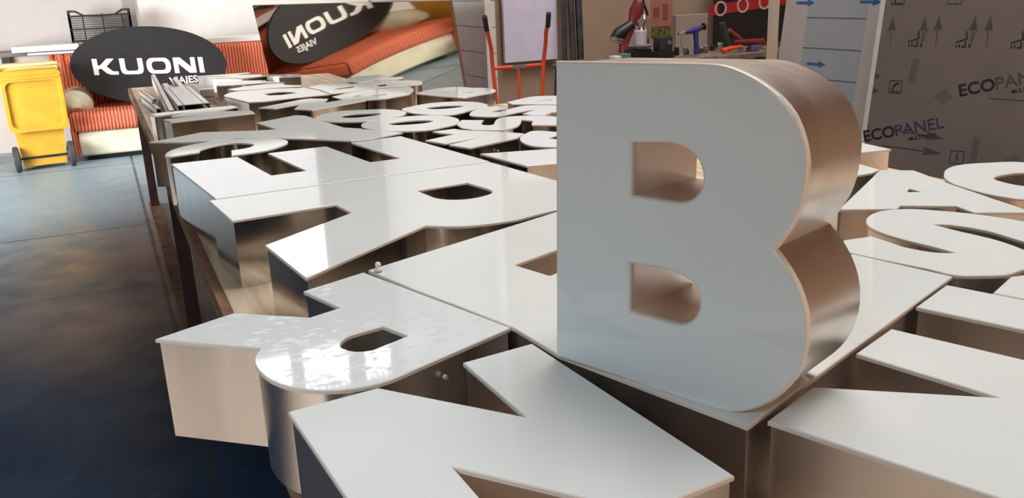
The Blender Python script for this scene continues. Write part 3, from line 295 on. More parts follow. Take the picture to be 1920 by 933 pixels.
 'S_right': [[(1.4663,1.362),(1.455,1.3457),(1.4462,1.3281),(1.4413,1.3136),(1.4379,1.2986),(1.4358,1.2832),(1.4346,1.2678),(1.4344,1.2499),(1.4353,1.2321),(1.4369,1.2142),(1.4386,1.1963),(1.4411,1.18),(1.4435,1.1636),(1.4442,1.1482),(1.4442,1.1329),(1.4439,1.1156),(1.4259,1.1259),(1.4132,1.1387),(1.4041,1.1568),(1.3977,1.176),(1.3934,1.1958),(1.3936,1.2152),(1.396,1.2345),(1.3969,1.2509),(1.3977,1.2674),(1.3985,1.2827),(1.3342,1.2907),(1.2916,1.278),(1.28,1.2723),(1.2738,1.2639),(1.2731,1.2478),(1.2758,1.2312),(1.2796,1.2147),(1.2834,1.1988),(1.2877,1.183),(1.2923,1.1672),(1.2972,1.1515),(1.302,1.1359),(1.3069,1.1209),(1.3122,1.1061),(1.3173,1.0912),(1.322,1.0761),(1.3248,1.0587),(1.3269,1.0414),(1.3328,1.0262),(1.3448,1.0147),(1.36,1.0061),(1.3757,0.9981),(1.3919,0.989),(1.409,0.9832),(1.425,0.9832),(1.4414,0.9856),(1.458,0.9874),(1.4734,0.9862),(1.4885,0.9844),(1.5032,0.9856),(1.5177,0.9911),(1.5311,0.9993),(1.5422,1.0101),(1.5509,1.0231),(1.5578,1.0374),(1.5634,1.0524),(1.5684,1.0677),(1.5731,1.0842),(1.577,1.1009),(1.5798,1.1178),(1.5813,1.1348),(1.5812,1.1529),(1.5799,1.171),(1.5779,1.1891),(1.5759,1.2072),(1.5745,1.2254),(1.5739,1.2438),(1.5738,1.2621),(1.574,1.2825),(1.591,1.2725),(1.6025,1.2601),(1.6106,1.2435),(1.6172,1.2262),(1.6221,1.2083),(1.6249,1.1901),(1.6253,1.1722),(1.6237,1.1543),(1.6212,1.1365),(1.6187,1.1187),(1.6172,1.1009),(1.6168,1.0816),(1.6169,1.0623),(1.6174,1.0429),(1.618,1.0243),(1.6374,1.0174),(1.6573,1.0116),(1.6766,1.0084),(1.6951,1.009),(1.7125,1.0147),(1.7249,1.0246),(1.7337,1.0387),(1.7396,1.0555),(1.7438,1.0733),(1.7471,1.0906),(1.7498,1.1082),(1.7513,1.126),(1.7517,1.1439),(1.7511,1.1618),(1.7496,1.1797),(1.7474,1.1974),(1.7438,1.2164),(1.7387,1.235),(1.7325,1.2534),(1.7255,1.2715),(1.7182,1.2894),(1.7114,1.3035),(1.7036,1.3171),(1.695,1.3303),(1.6862,1.3433),(1.6747,1.3597),(1.6626,1.3755),(1.6494,1.3901),(1.6355,1.4014),(1.6197,1.4097),(1.6047,1.415),(1.5892,1.4187),(1.5735,1.4199),(1.5568,1.4182),(1.5404,1.414),(1.5247,1.4078),(1.5084,1.3992),(1.4931,1.3889),(1.4794,1.3767)]],
 'wedge': [[(2.1782,2.0737),(2.0687,2.1423),(1.9325,1.9872),(2.0555,1.9543),(2.1639,1.9376)]],
 'tip': [[(1.9095,1.7426),(1.9269,1.8331),(1.9366,1.9269),(1.7802,1.8163),(1.747,1.7242),(1.8027,1.7258),(1.8604,1.7263)]],
 'E_farleft': [[(0.7913,6.3334),(0.6568,6.2903),(0.8368,6.1258),(1.0054,6.1903),(1.1191,6.0627),(1.0443,5.9991),(1.191,5.9584),(1.2183,6.123),(0.8268,6.4418),(0.9463,6.5037),(0.9422,6.57),(0.7911,6.5464),(0.5862,6.5743)]],
 'A_farleft': [[(0.7187,5.6934),(0.8541,5.693),(1.0215,5.6163),(0.933,5.7781),(0.9427,5.854),(0.7644,5.9803),(0.6681,6.025),(0.6177,5.7408)]],
 'V_farleft': [[(0.6783,5.3516),(0.7869,5.3153),(0.8579,5.3371),(1.0486,5.2786),(1.0652,5.3429),(0.9818,5.47),(0.9987,5.5246),(0.9948,5.546),(0.9892,5.5654),(0.9802,5.58),(0.9661,5.5881),(0.9461,5.5918),(0.9255,5.5935),(0.9047,5.5934),(0.8839,5.5916),(0.8631,5.5882),(0.8426,5.5835),(0.8226,5.5775),(0.8031,5.5706),(0.7819,5.5613),(0.7615,5.5504),(0.7419,5.5382),(0.7228,5.5248),(0.7042,5.5105),(0.6859,5.4956),(0.6679,5.4802),(0.6505,5.4651)]],
 'B_stand': [[(-0.0002,-0.0005),(0.2491,-0.005),(0.2658,-0.005),(0.2822,-0.003),(0.2953,0.0014),(0.3077,0.0078),(0.3216,0.0165),(0.3345,0.0267),(0.3452,0.038),(0.3545,0.0506),(0.3623,0.0637),(0.3683,0.0776),(0.3719,0.0915),(0.3739,0.1058),(0.3746,0.1189),(0.3739,0.1321),(0.3719,0.1446),(0.3686,0.1569),(0.3638,0.1689),(0.3579,0.1805),(0.3511,0.191),(0.3435,0.201),(0.3356,0.21),(0.3272,0.2185),(0.3344,0.2299),(0.341,0.2416),(0.3474,0.254),(0.3525,0.2669),(0.3554,0.28),(0.3571,0.2933),(0.3584,0.3087),(0.3584,0.3241),(0.3564,0.3364),(0.3528,0.3484),(0.3467,0.3632),(0.3389,0.3771),(0.3298,0.3877),(0.3192,0.3969),(0.3055,0.4063),(0.291,0.4144),(0.2769,0.4204),(0.2624,0.4254),(0.2535,0.4276),(0.2444,0.4291),(0.2356,0.4298),(0.2269,0.43),(-0.0021,0.427)],[(0.1821,0.3318),(0.1941,0.3299),(0.2054,0.3262),(0.2142,0.3204),(0.2215,0.3127),(0.2255,0.3052),(0.2278,0.2969),(0.2286,0.2899),(0.2275,0.283),(0.2234,0.2744),(0.2175,0.267),(0.2113,0.2628),(0.2042,0.2601),(0.1974,0.2587),(0.1905,0.2583),(0.1255,0.2587),(0.1246,0.3273)],[(0.1783,0.1679),(0.193,0.1662),(0.2073,0.163),(0.2166,0.1594),(0.2246,0.1537),(0.229,0.1465),(0.2312,0.1382),(0.2316,0.1301),(0.2301,0.1223),(0.2255,0.1133),(0.2192,0.1056),(0.2129,0.1015),(0.2058,0.0988),(0.2008,0.0978),(0.1955,0.0975),(0.1273,0.0995),(0.1255,0.1658)]],
}
MX0 = 2.42
SC = (0.49, 10.405, 0.905); SIGN_A = 0.80; SIGN_B = 0.408; SIGN_ROT = -3.5
SIGN_TX, SIGN_TY, SIGN_TW, SIGN_TH, SIGN_TR = -0.586, -0.061, 1.13, 0.168, -3.3; SIGN_VX, SIGN_VY = 0.155, -0.222
BLUE_X0 = (4.211, 4.685, 1.073); BLUE_YAW = -86.72; BLUE_LEAN = 7
BL = (-0.094, 0.11, 0.589); BLZ = (0.044, 0.1925); BARR = ((0.0, 0.33), (0.165, -0.056), (0.52, 0.335))
# ---------------------------------------------------------------- letters on the table
ZT, ZB = 1.06, 0.8825
def channel_letter(key, label, face=None, group='channel letters laid out on the table', screws=(), side=None):
    rings = SHAPES[key]; xs = [p[0] for p in rings[0]]; ys = [p[1] for p in rings[0]]
    cx, cy = (min(xs) + max(xs)) / 2, (min(ys) + max(ys)) / 2
    loc = [[(x - cx, y - cy) for x, y in r] for r in rings]
    t = thing('channel_letter', (cx, cy, ZB), label, 'letter', group)
    H = ZT - ZB
    f = plate(loc, [(0, H - 0.0065), (0, H - 0.0015), (0.0015, H)], mi=0)
    f.normal_update()
    for fc in f.faces:
        fc.material_index = 0 if abs(fc.normal.z) > 0.9 else 1
    link('face', f, parent=t, mats=[face or ACR, ACR_EDGE])
    b = plate([inset(r, 0.0035) for r in loc], [(0, 0.0005), (0, H - 0.0068)])
    link('side_band', b, side or STEEL, t, smooth=28)
    for (x, y, z, nx, ny) in screws:
        n = Vector((nx, ny, 0)).normalized(); p = Vector((x - cx, y - cy, z - ZB))
        link('screw', tb([p - n * 0.003, p + n * 0.003], 0.0035, 10), SCREW, t)
    return t
LAB = {
 'R_front': ('small white R overhanging the left table edge with leg and bowl', DUST),
 'E_base': ('large white E lying flat under the upright B', ACR),
 'N_front': ('small white N at the bottom centre, lying between the overhanging R and the upright B', ACR),
 'N_right': ('small white N at the bottom right, right of the corner under the upright B', ACR),
 'I_right': ('plain white bar of an I above the bottom right N, cut by the frame', ACR),
 'L_right': ('white corner-shaped letter cut by the right frame edge, below the big white S', ACR),
 'A_right': ('white A lying right of the upright B, under the board printed with arrows', ACR),
 'O_right': ('white ring-shaped O at the right frame edge, beyond the A', ACR),
 'S_right': ('white S lying right of the upright B, in front of the A', ACR),
 'E_left': ('large dusty white E with three arms pointing away, behind the large R', DUST),
 'R_left': ('large white R with two feet at the left table edge, beside the dusty E', ACR),
 'Y_left': ('large glossy Y with a long pointed arm behind the open-ringed G', ACR),
 'G_left': ('curved open-ringed G between the big dusty E and the large Y', ACR),
 'N_far': ('zigzag letter at the left table edge in front of the metal channels', ACR),
 'D_far': ('pointed D with one slot hole, halfway down the table on its left side', ACR),
 'K_mid': ('K-like letter with a square foot, directly behind the large Y', ACR),
 'B_mid': ('long bluish B lying beyond the three ring letters, its side catching the light', ACR),
 'B_back': ('rounded B at the back, just in front of the leaning mirror sheet', ACR),
 'S_back': ('smallest S farthest back, touching the foot of the leaning mirror sheet', ACR),
 'O_upper': ('left one of the three ring-shaped O letters in mid table', ACR),
 'O_lower': ('nearest of the three ring-shaped O letters in mid table, with a wide slot hole', ACR),
 'O_far': ('right one of the three ring-shaped O letters in mid table, touching the wavy S', ACR),
 'B_far': ('pointed D shape with two small holes below the white block wall', ACR),
 'B_behind': ('half hidden B farthest right, in front of the orange hand truck', ACR),
 'S_upper': ('narrow wavy S left of the upright B, the farther of two', ACR),
 'S_lower': ('blocky S with a round bite, left of the upright B, the nearer of two', ACR),
 'N_mid': ('three-legged letter with narrow slits, left of the upright B', ACR),
 'G_mid': ('curled letter half hidden behind the left edge of the upright B', ACR),
 'T_mid': ('wide bar of a letter sticking out behind the left edge of the upright B', ACR),
 'wedge': ('small block letter with a pale lit side, behind the right of the upright B', ACR),
 'tip': ('small white letter tip between the upright B and the white A', ACR),
 'E_farleft': ('tall-sided E farthest back on the left, in front of the orange sofa back', ACR),
 'A_farleft': ('second letter from the back on the left, with a slanted blunt tip', ACR),
 'V_farleft': ('third letter from the back on the left, a thin slanted wedge', ACR),
}
SCR = {'R_front': [(0.3965, 1.1455, 1.028, 0.37, -0.93)], 'G_left': [(0.476, 3.183, 1.035, 0.35, -0.94)], 'N_mid': [(1.223, 2.806, 1.03, 0.45, -0.9)]}
TANS = {'R_front', 'E_base', 'N_front', 'N_right', 'I_right', 'L_right', 'A_right', 'S_right', 'O_right', 'wedge', 'tip'}
for k, (lab, fm) in LAB.items():
    channel_letter(k, lab, fm, screws=SCR.get(k, []), side=TAN if k in TANS else None)
# the upright B
R_ = SHAPES['B_stand']
u = Vector((0.40222, -0.91554, 0)); nh = Vector((-0.91554, -0.40222, 0)); ti = math.radians(2.2)
w = Vector((0, 0, math.cos(ti))) - nh * math.sin(ti); nn = u.cross(w)          # nn: out of the front face
BM = Matrix(((u.x, w.x, nn.x), (u.y, w.y, nn.y), (u.z, w.z, nn.z)))
BD = 0.172
t = thing('channel_letter', (0.54136, 1.06041, 1.0622), 'upright white B with tan metal sides standing on the large E', 'letter')
MB_ = BM.to_4x4()
f = plate(R_, [(0, -0.010), (0, -0.0035), (0.0010, -0.0012), (0.0035, 0)]); f.normal_update()
for fc in f.faces: fc.material_index = 0 if abs(fc.normal.z) > 0.985 else 1
bmesh.ops.transform(f, matrix=MB_, verts=f.verts)
link('face', f, parent=t, mats=[ACR, ACR_EDGE])
b = plate([inset(r, 0.0035) for r in R_], [(0, -BD), (0, -0.0103)], cap0=True, cap1=True, mtx=MB_)
link('side_band', b, TAN, t, smooth=28)
# ---------------------------------------------------------------- work table
t = thing('work_table', (1.3, 2.8, 0), 'wide plywood work table under the nearer white letters', 'table')
def loc(bm, o): bmesh.ops.translate(bm, verts=bm.verts, vec=-Vector(o.location)); return bm
link('table_top', loc(bx(0.19, 2.60, 0.40, 5.0, 0.853, 0.8825), t), WOOD, t)
link('edge_board', loc(bx(0.166, 0.19, 0.40, 5.0, 0.82, 0.8805), t), WOODE, t)
for y in (1.2, 4.2):
    for x in (0.21 if y > 3 else 0.8, 2.55): link('leg', loc(bx(x - 0.03, x + 0.03, y - 0.03, y + 0.03, 0.03 if y > 3 else 0.0, 0.79), t), RUST, t)
    link('cross_rail', loc(bx(0.20, 2.58, y - 0.03, y + 0.03, 0.79, 0.853), t), RUST, t)
for x in (0.21, 2.55): link('floor_rail', loc(bx(x - 0.04, x + 0.04, 3.5, 5.0, 0.0, 0.03), t), WOODE, t)
t = thing('work_table', (1.0, 6.5, 0), 'narrower plywood table behind the wide one, carrying the metal channels', 'table')
link('table_top', loc(bx(0.19, 1.85, 5.005, 8.05, 0.853, 0.8825), t), WOOD, t)
link('edge_board', loc(bx(0.166, 0.19, 5.005, 8.07, 0.82, 0.8805), t), WOODE, t)
link('end_board', loc(bx(0.19, 1.85, 8.05, 8.07, 0.82, 0.8805), t), WOODE, t)
for y in (5.4, 7.3):
    for x in (0.21 if y > 6 else 0.6, 1.75): link('leg', loc(bx(x - 0.03, x + 0.03, y - 0.03, y + 0.03, 0.03, 0.79), t), RUST, t)
    link('cross_rail', loc(bx(0.22, 1.8, y - 0.03, y + 0.03, 0.79, 0.853), t), RUST, t)
for x in (0.21, 1.75): link('floor_rail', loc(bx(x - 0.04, x + 0.04, 5.01, 7.45, 0.0, 0.03), t), WOODE, t)
# foam crumb on the gap between R and E
for dx, dy, r in ((0, 0, 0.011), (0.006, 0.012, 0.008)): pass
t = tag(link('foam_crumb', lt([(0.002, 0), (0.011, 0.003), (0.013, 0.009), (0.008, 0.014), (0.006, 0.018), (0.009, 0.023), (0.006, 0.030), (0.001, 0.032)], seg=14), mat('white_foam', srgb(228, 220, 216), 0.9)), 'little crumb of white foam on the tip of the large E beside the R foot', 'foam'); t.location = (0.430, 1.60, 1.0605); t.scale = (0.7, 0.7, 0.62)
# aluminium profiles at the far left of the table
ALU = mat('mill_aluminium', (0.76, 0.73, 0.70), 0.4, 0.3, col2=(0.68, 0.65, 0.62), scale=30, stretch=(1, 0.1, 1))
def channel(bm, p, q, w_, h, th=0.004, mid=False):
    p = Vector(p); q = Vector(q); d = (q - p); L = d.length; a = math.atan2(d.y, d.x)
    M = Matrix.Translation(p) @ Matrix.Rotation(a, 4, 'Z')
    box(bm, 0, L, -w_ / 2, w_ / 2, h - th, h, M); box(bm, 0, L, -w_ / 2, -w_ / 2 + th, 0, h, M); box(bm, 0, L, w_ / 2 - th, w_ / 2, 0, h, M)
    if mid:
        for s in (-1, 1): box(bm, 0, L, s * w_ * 0.3 - th / 2, s * w_ * 0.3 + th / 2, 0, h, M)
g = 'aluminium profiles on the table'
bm = bmesh.new(); channel(bm, (0.475, 5.75, 0.915), (0.475, 6.98, 0.915), 0.195, 0.045, mid=True)
tag(link('aluminium_channel', bm, ALU), 'widest flat metal channel lying open-ended on the far left of the table', 'profile', g)
bm = bmesh.new(); channel(bm, (0.325, 5.45, 0.8835), (0.385, 8.2, 0.8835), 0.036, 0.085)
tag(link('aluminium_channel', bm, ALU), 'long narrow metal rail directly left of the widest channel', 'profile', g)
bm = bmesh.new(); channel(bm, (0.535, 5.9, 0.8835), (0.56, 8.3, 0.8835), 0.05, 0.03)
channel(bm, (0.425, 5.85, 0.8835), (0.45, 7.9, 0.8835), 0.05, 0.03)
tag(link('aluminium_channel', bm, ALU), 'pair of low metal rails under the widest channel', 'profile', g)
bm = bmesh.new(); channel(bm, (0.285, 6.05, 0.8835), (0.235, 6.85, 0.8835), 0.035, 0.035)
tag(link('aluminium_channel', bm, ALU), 'short metal profile slanting at the table edge, the lower of two', 'profile', g)
bm = bmesh.new(); channel(bm, (0.28, 6.35, 0.9195), (0.235, 7.05, 0.9195), 0.035, 0.03)
tag(link('aluminium_channel', bm, ALU), 'short metal profile stacked on the other short one at the table edge', 'profile', g)
# ---------------------------------------------------------------- mirror-polished sheet leaning at the far end
MIR = mat('polished_bronze_sheet', (0.58, 0.51, 0.43), 0.03, 1.0, scale=1.0)
bm = bmesh.new(); el = -0.145; n = 44; y = 10.36
pts = []; x = None
def az(y): return -1.21 + 0.066 * (y - 8.8)
# integrate the gently bowed foot line; reference point on the sheet at y=8.8, z=0.75
ys = [10.41 - 3.07 * k / n for k in range(n + 1)]
xr = {}; cur = 2.168
def step(x, y0, y1):
    m = 40; h = (y1 - y0) / m
    for i in range(m):
        a = az(y0 + h * (i + 0.5)); x += h * (-math.cos(a) * -1) / math.sin(a) * 1.0
    return x
cols = []
for yy in ys:
    X = step(MX0, 8.8, yy); a = az(yy); h = Vector((math.sin(a), -math.cos(a), 0)); wv = -math.sin(el) * h + Vector((0, 0, math.cos(el)))
    cols.append((Vector((X, yy, 0.75)), wv, math.cos(el) * h + Vector((0, 0, math.sin(el)))))
b2 = bmesh.new(); grid = []
for P0, wv, nv in cols:
    fr = [P0 + wv * ((z - 0.75) / wv.z) for z in (0.004, 0.3, 0.6, 0.9, 1.2, 1.475)]
    grid.append(fr)
def sheet(off0, off1, cs, bm):
    F = [[bm.verts.new(p + c[2] * off0) for p in g_] for g_, c in zip(grid, cs)]; Bk = [[bm.verts.new(p + c[2] * off1) for p in g_] for g_, c in zip(grid, cs)]
    nI, nJ = len(F), len(F[0])
    for i in range(nI - 1):
        for j in range(nJ - 1):
            bm.faces.new((F[i][j], F[i + 1][j], F[i + 1][j + 1], F[i][j + 1])); bm.faces.new((Bk[i][j], Bk[i][j + 1], Bk[i + 1][j + 1], Bk[i + 1][j]))
        bm.faces.new((F[i][0], Bk[i][0], Bk[i + 1][0], F[i + 1][0])); bm.faces.new((F[i][-1], F[i + 1][-1], Bk[i + 1][-1], Bk[i][-1]))
    for j in range(nJ - 1):
        bm.faces.new((F[0][j], F[0][j + 1], Bk[0][j + 1], Bk[0][j])); bm.faces.new((F[-1][j], Bk[-1][j], Bk[-1][j + 1], F[-1][j + 1]))
b2.free()
t = thing('mirror_sheet', (2.3, 8.6, 0), 'large bronze-tinted mirror sheet leaning behind the table, reflecting the oval sign', 'sheet')
bm = bmesh.new(); sheet(0, -0.003, cols, bm); link('polished_face', loc(bm, t), MIR, t, smooth=30)
bm = bmesh.new(); sheet(-0.0035, -0.03, cols, bm); link('backing_board', loc(bm, t), mat('chipboard_edge', srgb(150, 98, 76), 0.8, col2=srgb(110, 70, 54), scale=60), t, smooth=30)
# ---------------------------------------------------------------- oval sign
psi, lam = 0.15, 0.13
ns = Vector((math.cos(lam) * math.sin(psi), -math.cos(lam) * math.cos(psi), math.sin(lam)))
us = Vector((math.cos(psi), math.sin(psi), 0)); ws = ns.cross(us)
SM = Matrix(((us.x, ws.x, ns.x, SC[0]), (us.y, ws.y, ns.y, SC[1]), (us.z, ws.z, ns.z, SC[2]), (0, 0, 0, 1)))
t = thing('oval_sign', SC, 'black oval sign with white KUONI lettering propped on the orange sofa', 'sign')
IM = Matrix.Translation(-Vector(SC)) @ SM
rot = math.radians(SIGN_ROT)
el_ = [(SIGN_A * math.cos(2 * PI * k / 72) * math.cos(rot) - SIGN_B * math.sin(2 * PI * k / 72) * math.sin(rot), SIGN_A * math.cos(2 * PI * k / 72) * math.sin(rot) + SIGN_B * math.sin(2 * PI * k / 72) * math.cos(rot)) for k in range(72)]
link('board', plate([el_], [(0, -0.03), (0, 0)], mtx=IM), BLACK, t, smooth=30)
def rrect(x0, x1, y0, y1, r, cw=False, n=5):
    P = []
    for cx, cy, a0 in ((x1 - r, y0 + r, -PI / 2), (x1 - r, y1 - r, 0), (x0 + r, y1 - r, PI / 2), (x0 + r, y0 + r, PI)):
        P += [(cx + r * math.cos(a0 + PI / 2 * k / n), cy + r * math.sin(a0 + PI / 2 * k / n)) for k in range(n + 1)]
    return P[::-1] if cw else P
# wide bold letters, cap height 1
GL = {'K': (1.62, [[[(0, 0), (0.34, 0), (0.34, 0.36), (0.55, 0.38), (0.85, 0.1), (1.15, 0), (1.66, 0), (1.66, 0.2), (1.3, 0.22), (0.92, 0.52), (1.50, 1), (1.0, 1), (0.5, 0.60), (0.34, 0.58), (0.34, 1), (0, 1)]]]),
      'U': (1.62, [[[(0, 1), (0, 0.35), (0.06, 0.12), (0.22, 0.02), (0.45, 0), (1.15, 0), (1.38, 0.02), (1.54, 0.12), (1.6, 0.35), (1.6, 1), (1.24, 1), (1.24, 0.36), (1.16, 0.24), (1.05, 0.22), (0.55, 0.22), (0.44, 0.24), (0.36, 0.36), (0.36, 1)]]]),
      'O': (1.72, [[rrect(0, 1.72, 0, 1, 0.42), rrect(0.36, 1.36, 0.22, 0.78, 0.24, True)]]),
      'N': (1.62, [[[(0, 0), (0.34, 0), (0.34, 0.62), (1.08, 0), (1.6, 0), (1.6, 1), (1.26, 1), (1.26, 0.38), (0.52, 1), (0, 1)]]]),
      'I': (0.36, [[[(0, 0), (0.36, 0), (0.36, 1), (0, 1)]]])}
bm = bmesh.new(); x = 0
tot = sum(GL[c][0] for c in 'KUONI') + 0.22 * 4; sc = SIGN_TW / tot
for c in 'KUONI':
    for rings in GL[c][1]:
        plate([[((px_ + x) * sc + SIGN_TX, py_ * SIGN_TH + SIGN_TY + ((px_ + x) * sc) * math.tan(math.radians(SIGN_TR))) for px_, py_ in r] for r in rings], [(0, 0.0), (0, 0.0012)], mtx=None, bm=bm)
    x += GL[c][0] + 0.22
bmesh.ops.transform(bm, matrix=IM, verts=bm.verts)
link('lettering', bm, WHT, t)
text_mesh('small_lettering', 'VIAJES', 0.105, WHT, t, IM @ Matrix.Translation((SIGN_VX, SIGN_VY, 0.0006)), bold=0.002, sx=1.05)
# ---------------------------------------------------------------- sofa
t = thing('sofa', (0.6, 10.4, 0), 'cream sofa with ribbed orange cushions against the back wall', 'sofa')
link('base', loc(bx(-0.34, 0.95, 10.02, 10.85, 0.05, 0.30, bev=0.03), t), CREAM, t, smooth=40)
link('plinth', loc(bx(-0.28, 0.9, 10.10, 10.85, 0.0, 0.05), t), BLK, t)
link('seat_cushion', loc(bx(-0.39, 0.98, 9.97, 10.85, 0.302, 0.50, bev=0.06), t), RIB, t, smooth=60)
link('seat_skirt', loc(bx(-0.395, -0.345, 9.99, 10.5, 0.07, 0.36, bev=0.01), t), RIB, t, smooth=60)
bm = bmesh.new(); tube(bm, [(-0.30, 10.18, 0.50), (-0.30, 10.20, 0.52), (-0.30, 10.26, 0.54), (-0.30, 10.95, 0.56)], [0.06, 0.11, 0.155, 0.16], 24); link('armrest', loc(bm, t), CREAM, t, smooth=50)
link('back_cushion', loc(bx(-0.12, 2.75, 10.85, 11.2, 0.30, 1.06, bev=0.05), t), RIB, t, smooth=60)
# crumpled throw hanging at the left end of the back
bm = bmesh.new(); nx, nz = 26, 16; G = []
for i in range(nx + 1):
    row = []
    for j in range(nz + 1):
        a, b_ = i / nx, j / nz
        xx = -0.52 + 0.50 * a + 0.10 * (1 - b_) * math.sin(b_ * 3) * 0.6; zz = 1.05 - 0.52 * (1 - b_) 
        yy = 10.70 + 0.10 * b_ + 0.018 * math.sin(a * 34 + 3 * b_) + 0.012 * math.sin(a * 61)
        row.append((xx, yy, zz))
    G.append(row)
V1 = [[bm.verts.new(p) for p in r] for r in G]; V2 = [[bm.verts.new((p[0], p[1] + 0.012, p[2])) for p in r] for r in G]
for i in range(nx):
    for j in range(nz):
        bm.faces.new((V1[i][j], V1[i + 1][j], V1[i + 1][j + 1], V1[i][j + 1])); bm.faces.new((V2[i][j], V2[i][j + 1], V2[i + 1][j + 1], V2[i + 1][j]))
for i in range(nx):
    bm.faces.new((V1[i][0], V2[i][0], V2[i + 1][0], V1[i + 1][0])); bm.faces.new((V1[i][nz], V1[i + 1][nz], V2[i + 1][nz], V2[i][nz]))
for j in range(nz):
    bm.faces.new((V1[0][j], V1[0][j + 1], V2[0][j + 1], V2[0][j])); bm.faces.new((V1[nx][j], V2[nx][j], V2[nx][j + 1], V1[nx][j + 1]))
link('hanging_cover', loc(bm, t), RIB, t, smooth=80)
# boards lying along the sofa back
tag(link('board', bx(1.05, 3.1, 10.95, 11.5, 1.065, 1.125, bev=0.004), WHITE), 'long white board along the top of the orange sofa back, right of the oval sign', 'board', 'white boards on the sofa back')
bm = bmesh.new(); box(bm, -0.85, -0.20, 10.9, 11.45, 1.09, 1.15, bev=0.004)
tag(link('board', bm, WHITE), 'thick white board end above the yellow bin', 'board', 'white boards on the sofa back')
tag(link('board', bx(-0.7, 0.9, 10.78, 11.0, 1.062, 1.080, bev=0.003), WHITE), 'thin white strip under the thick board left of the oval sign', 'board', 'white boards on the sofa back')
# low grey counter behind the bin that carries the boards
t = thing('side_counter', (-1.3, 11.3, 0), 'grey counter against the wall behind the yellow bin', 'counter')
link('carcass', loc(bx(-3.2, -0.15, 11.2, 11.6, 0.0, 1.04), t), mat('counter_paint', srgb(190, 176, 168), 0.7), t)
link('counter_top', loc(bx(-3.2, -0.15, 11.15, 11.62, 1.04, 1.088), t), mat('dark_top', srgb(110, 102, 98), 0.6), t)
link('post', loc(bx(-0.98, -0.90, 11.12, 11.148, 0.6, 1.04), t), BLK, t)
# ---------------------------------------------------------------- crate
t = thing('plastic_crate', (0.06, 11.22, 1.155), 'black slatted plastic crate standing on end behind the oval sign', 'crate')
bm = bmesh.new(); W_, Hh = 0.64, 0.30
def V(x, y, z): return (x, y, z)
for x in (-0.32, 0.30): box(bm, x, x + 0.02, -0.1, 0.1, 0, Hh)
for k in range(3): box(bm, -0.12 + 0.2 * k - 0.06, -0.12 + 0.2 * k - 0.045, -0.1, -0.085, 0, Hh)
for z in (0.0, 0.13, Hh - 0.03): box(bm, -0.31, 0.31, -0.104, -0.086, z, z + 0.018)
link('frame', bm, BLK, t)
bm = bmesh.new()
for k in range(48):
    x = -0.30 + 0.0128 * k; box(bm, x, x + 0.005, 0.084, 0.09, 0.0, Hh - 0.01)
for k in range(12): box(bm, -0.31, 0.31, 0.082, 0.088, 0.01 + 0.024 * k, 0.016 + 0.024 * k)
link('lattice_base', bm, BLK, t)
bm = bmesh.new()
for s in (-1, 1):
    tube(bm, [(0.31 * s, -0.09, Hh + 0.035), (0.24 * s, -0.09, Hh + 0.03), (0.16 * s, -0.09, Hh - 0.02), (0, -0.09, Hh - 0.025)], 0.010, 8)
    tube(bm, [(0.31 * s, 0.09, Hh + 0.035), (0.24 * s, 0.09, Hh + 0.03), (0.16 * s, 0.09, Hh - 0.02), (0, 0.09, Hh - 0.025)], 0.010, 8)
    box(bm, 0.31 * s - 0.012, 0.31 * s + 0.012, -0.1, 0.1, 0, Hh + 0.04)
link('rim', bm, BLK, t)
# ---------------------------------------------------------------- yellow bin, lid hanging down
t = thing('wheeled_bin', (-0.68, 10.0, 0), 'yellow wheeled bin with its lid hanging open in front', 'bin', rz=0.12)
def taper(bm, a, b):   # frustum between two rectangles (x0,x1,y0,y1,z)
    v = [bm.verts.new(q) for (x0, x1, y0, y1, z) in (a, b) for q in ((x0, y0, z), (x1, y0, z), (x1, y1, z), (x0, y1, z))]
    for f in ((0, 3, 2, 1), (4, 5, 6, 7), (0, 1, 5, 4), (1, 2, 6, 5), (2, 3, 7, 6), (3, 0, 4, 7)): bm.faces.new([v[i] for i in f])
bm = bmesh.new(); taper(bm, (-0.19, 0.19, -0.17, 0.25, 0.04), (-0.255, 0.255, -0.22, 0.33, 0.98)); link('body', bm, YEL, t)
bm = bmesh.new(); box(bm, -0.275, 0.275, -0.24, 0.35, 0.98, 1.02, bev=0.008); link('rim', bm, YELP, t, smooth=40)
bm = bmesh.new(); tube(bm, [(-0.25, -0.245, 0.99), (-0.25, -0.31, 1.03), (0.25, -0.31, 1.03), (0.25, -0.245, 0.99)], 0.017, 10); link('handle', bm, YELP, t, smooth=50)
lidm = Matrix.Translation((0, -0.325, 0.985)) @ Matrix.Rotation(math.radians(7), 4, 'X')
bm = bmesh.new()
plate([rrect(-0.265, 0.265, -0.60, 0.0, 0.05), rrect(-0.225, 0.225, -0.55, -0.11, 0.05, True)], [(0, 0), (0.006, 0.03)], mtx=None, bm=bm)
plate([rrect(-0.262, 0.262, -0.595, -0.01, 0.05)], [(0, -0.012), (0, 0.0)], mtx=None, bm=bm)
box(bm, -0.25, 0.25, -0.075, -0.055, 0.03, 0.04)
bmesh.ops.transform(bm, matrix=lidm @ Matrix.Rotation(PI / 2, 4, 'X'), verts=bm.verts)
link('lid', bm, YEL, t, smooth=30)
link('slot_strip', bx(-0.22, 0.22, -0.352, -0.345, 0.905, 0.935), mat('orange_shade_plastic', srgb(214, 140, 36), 0.5), t)
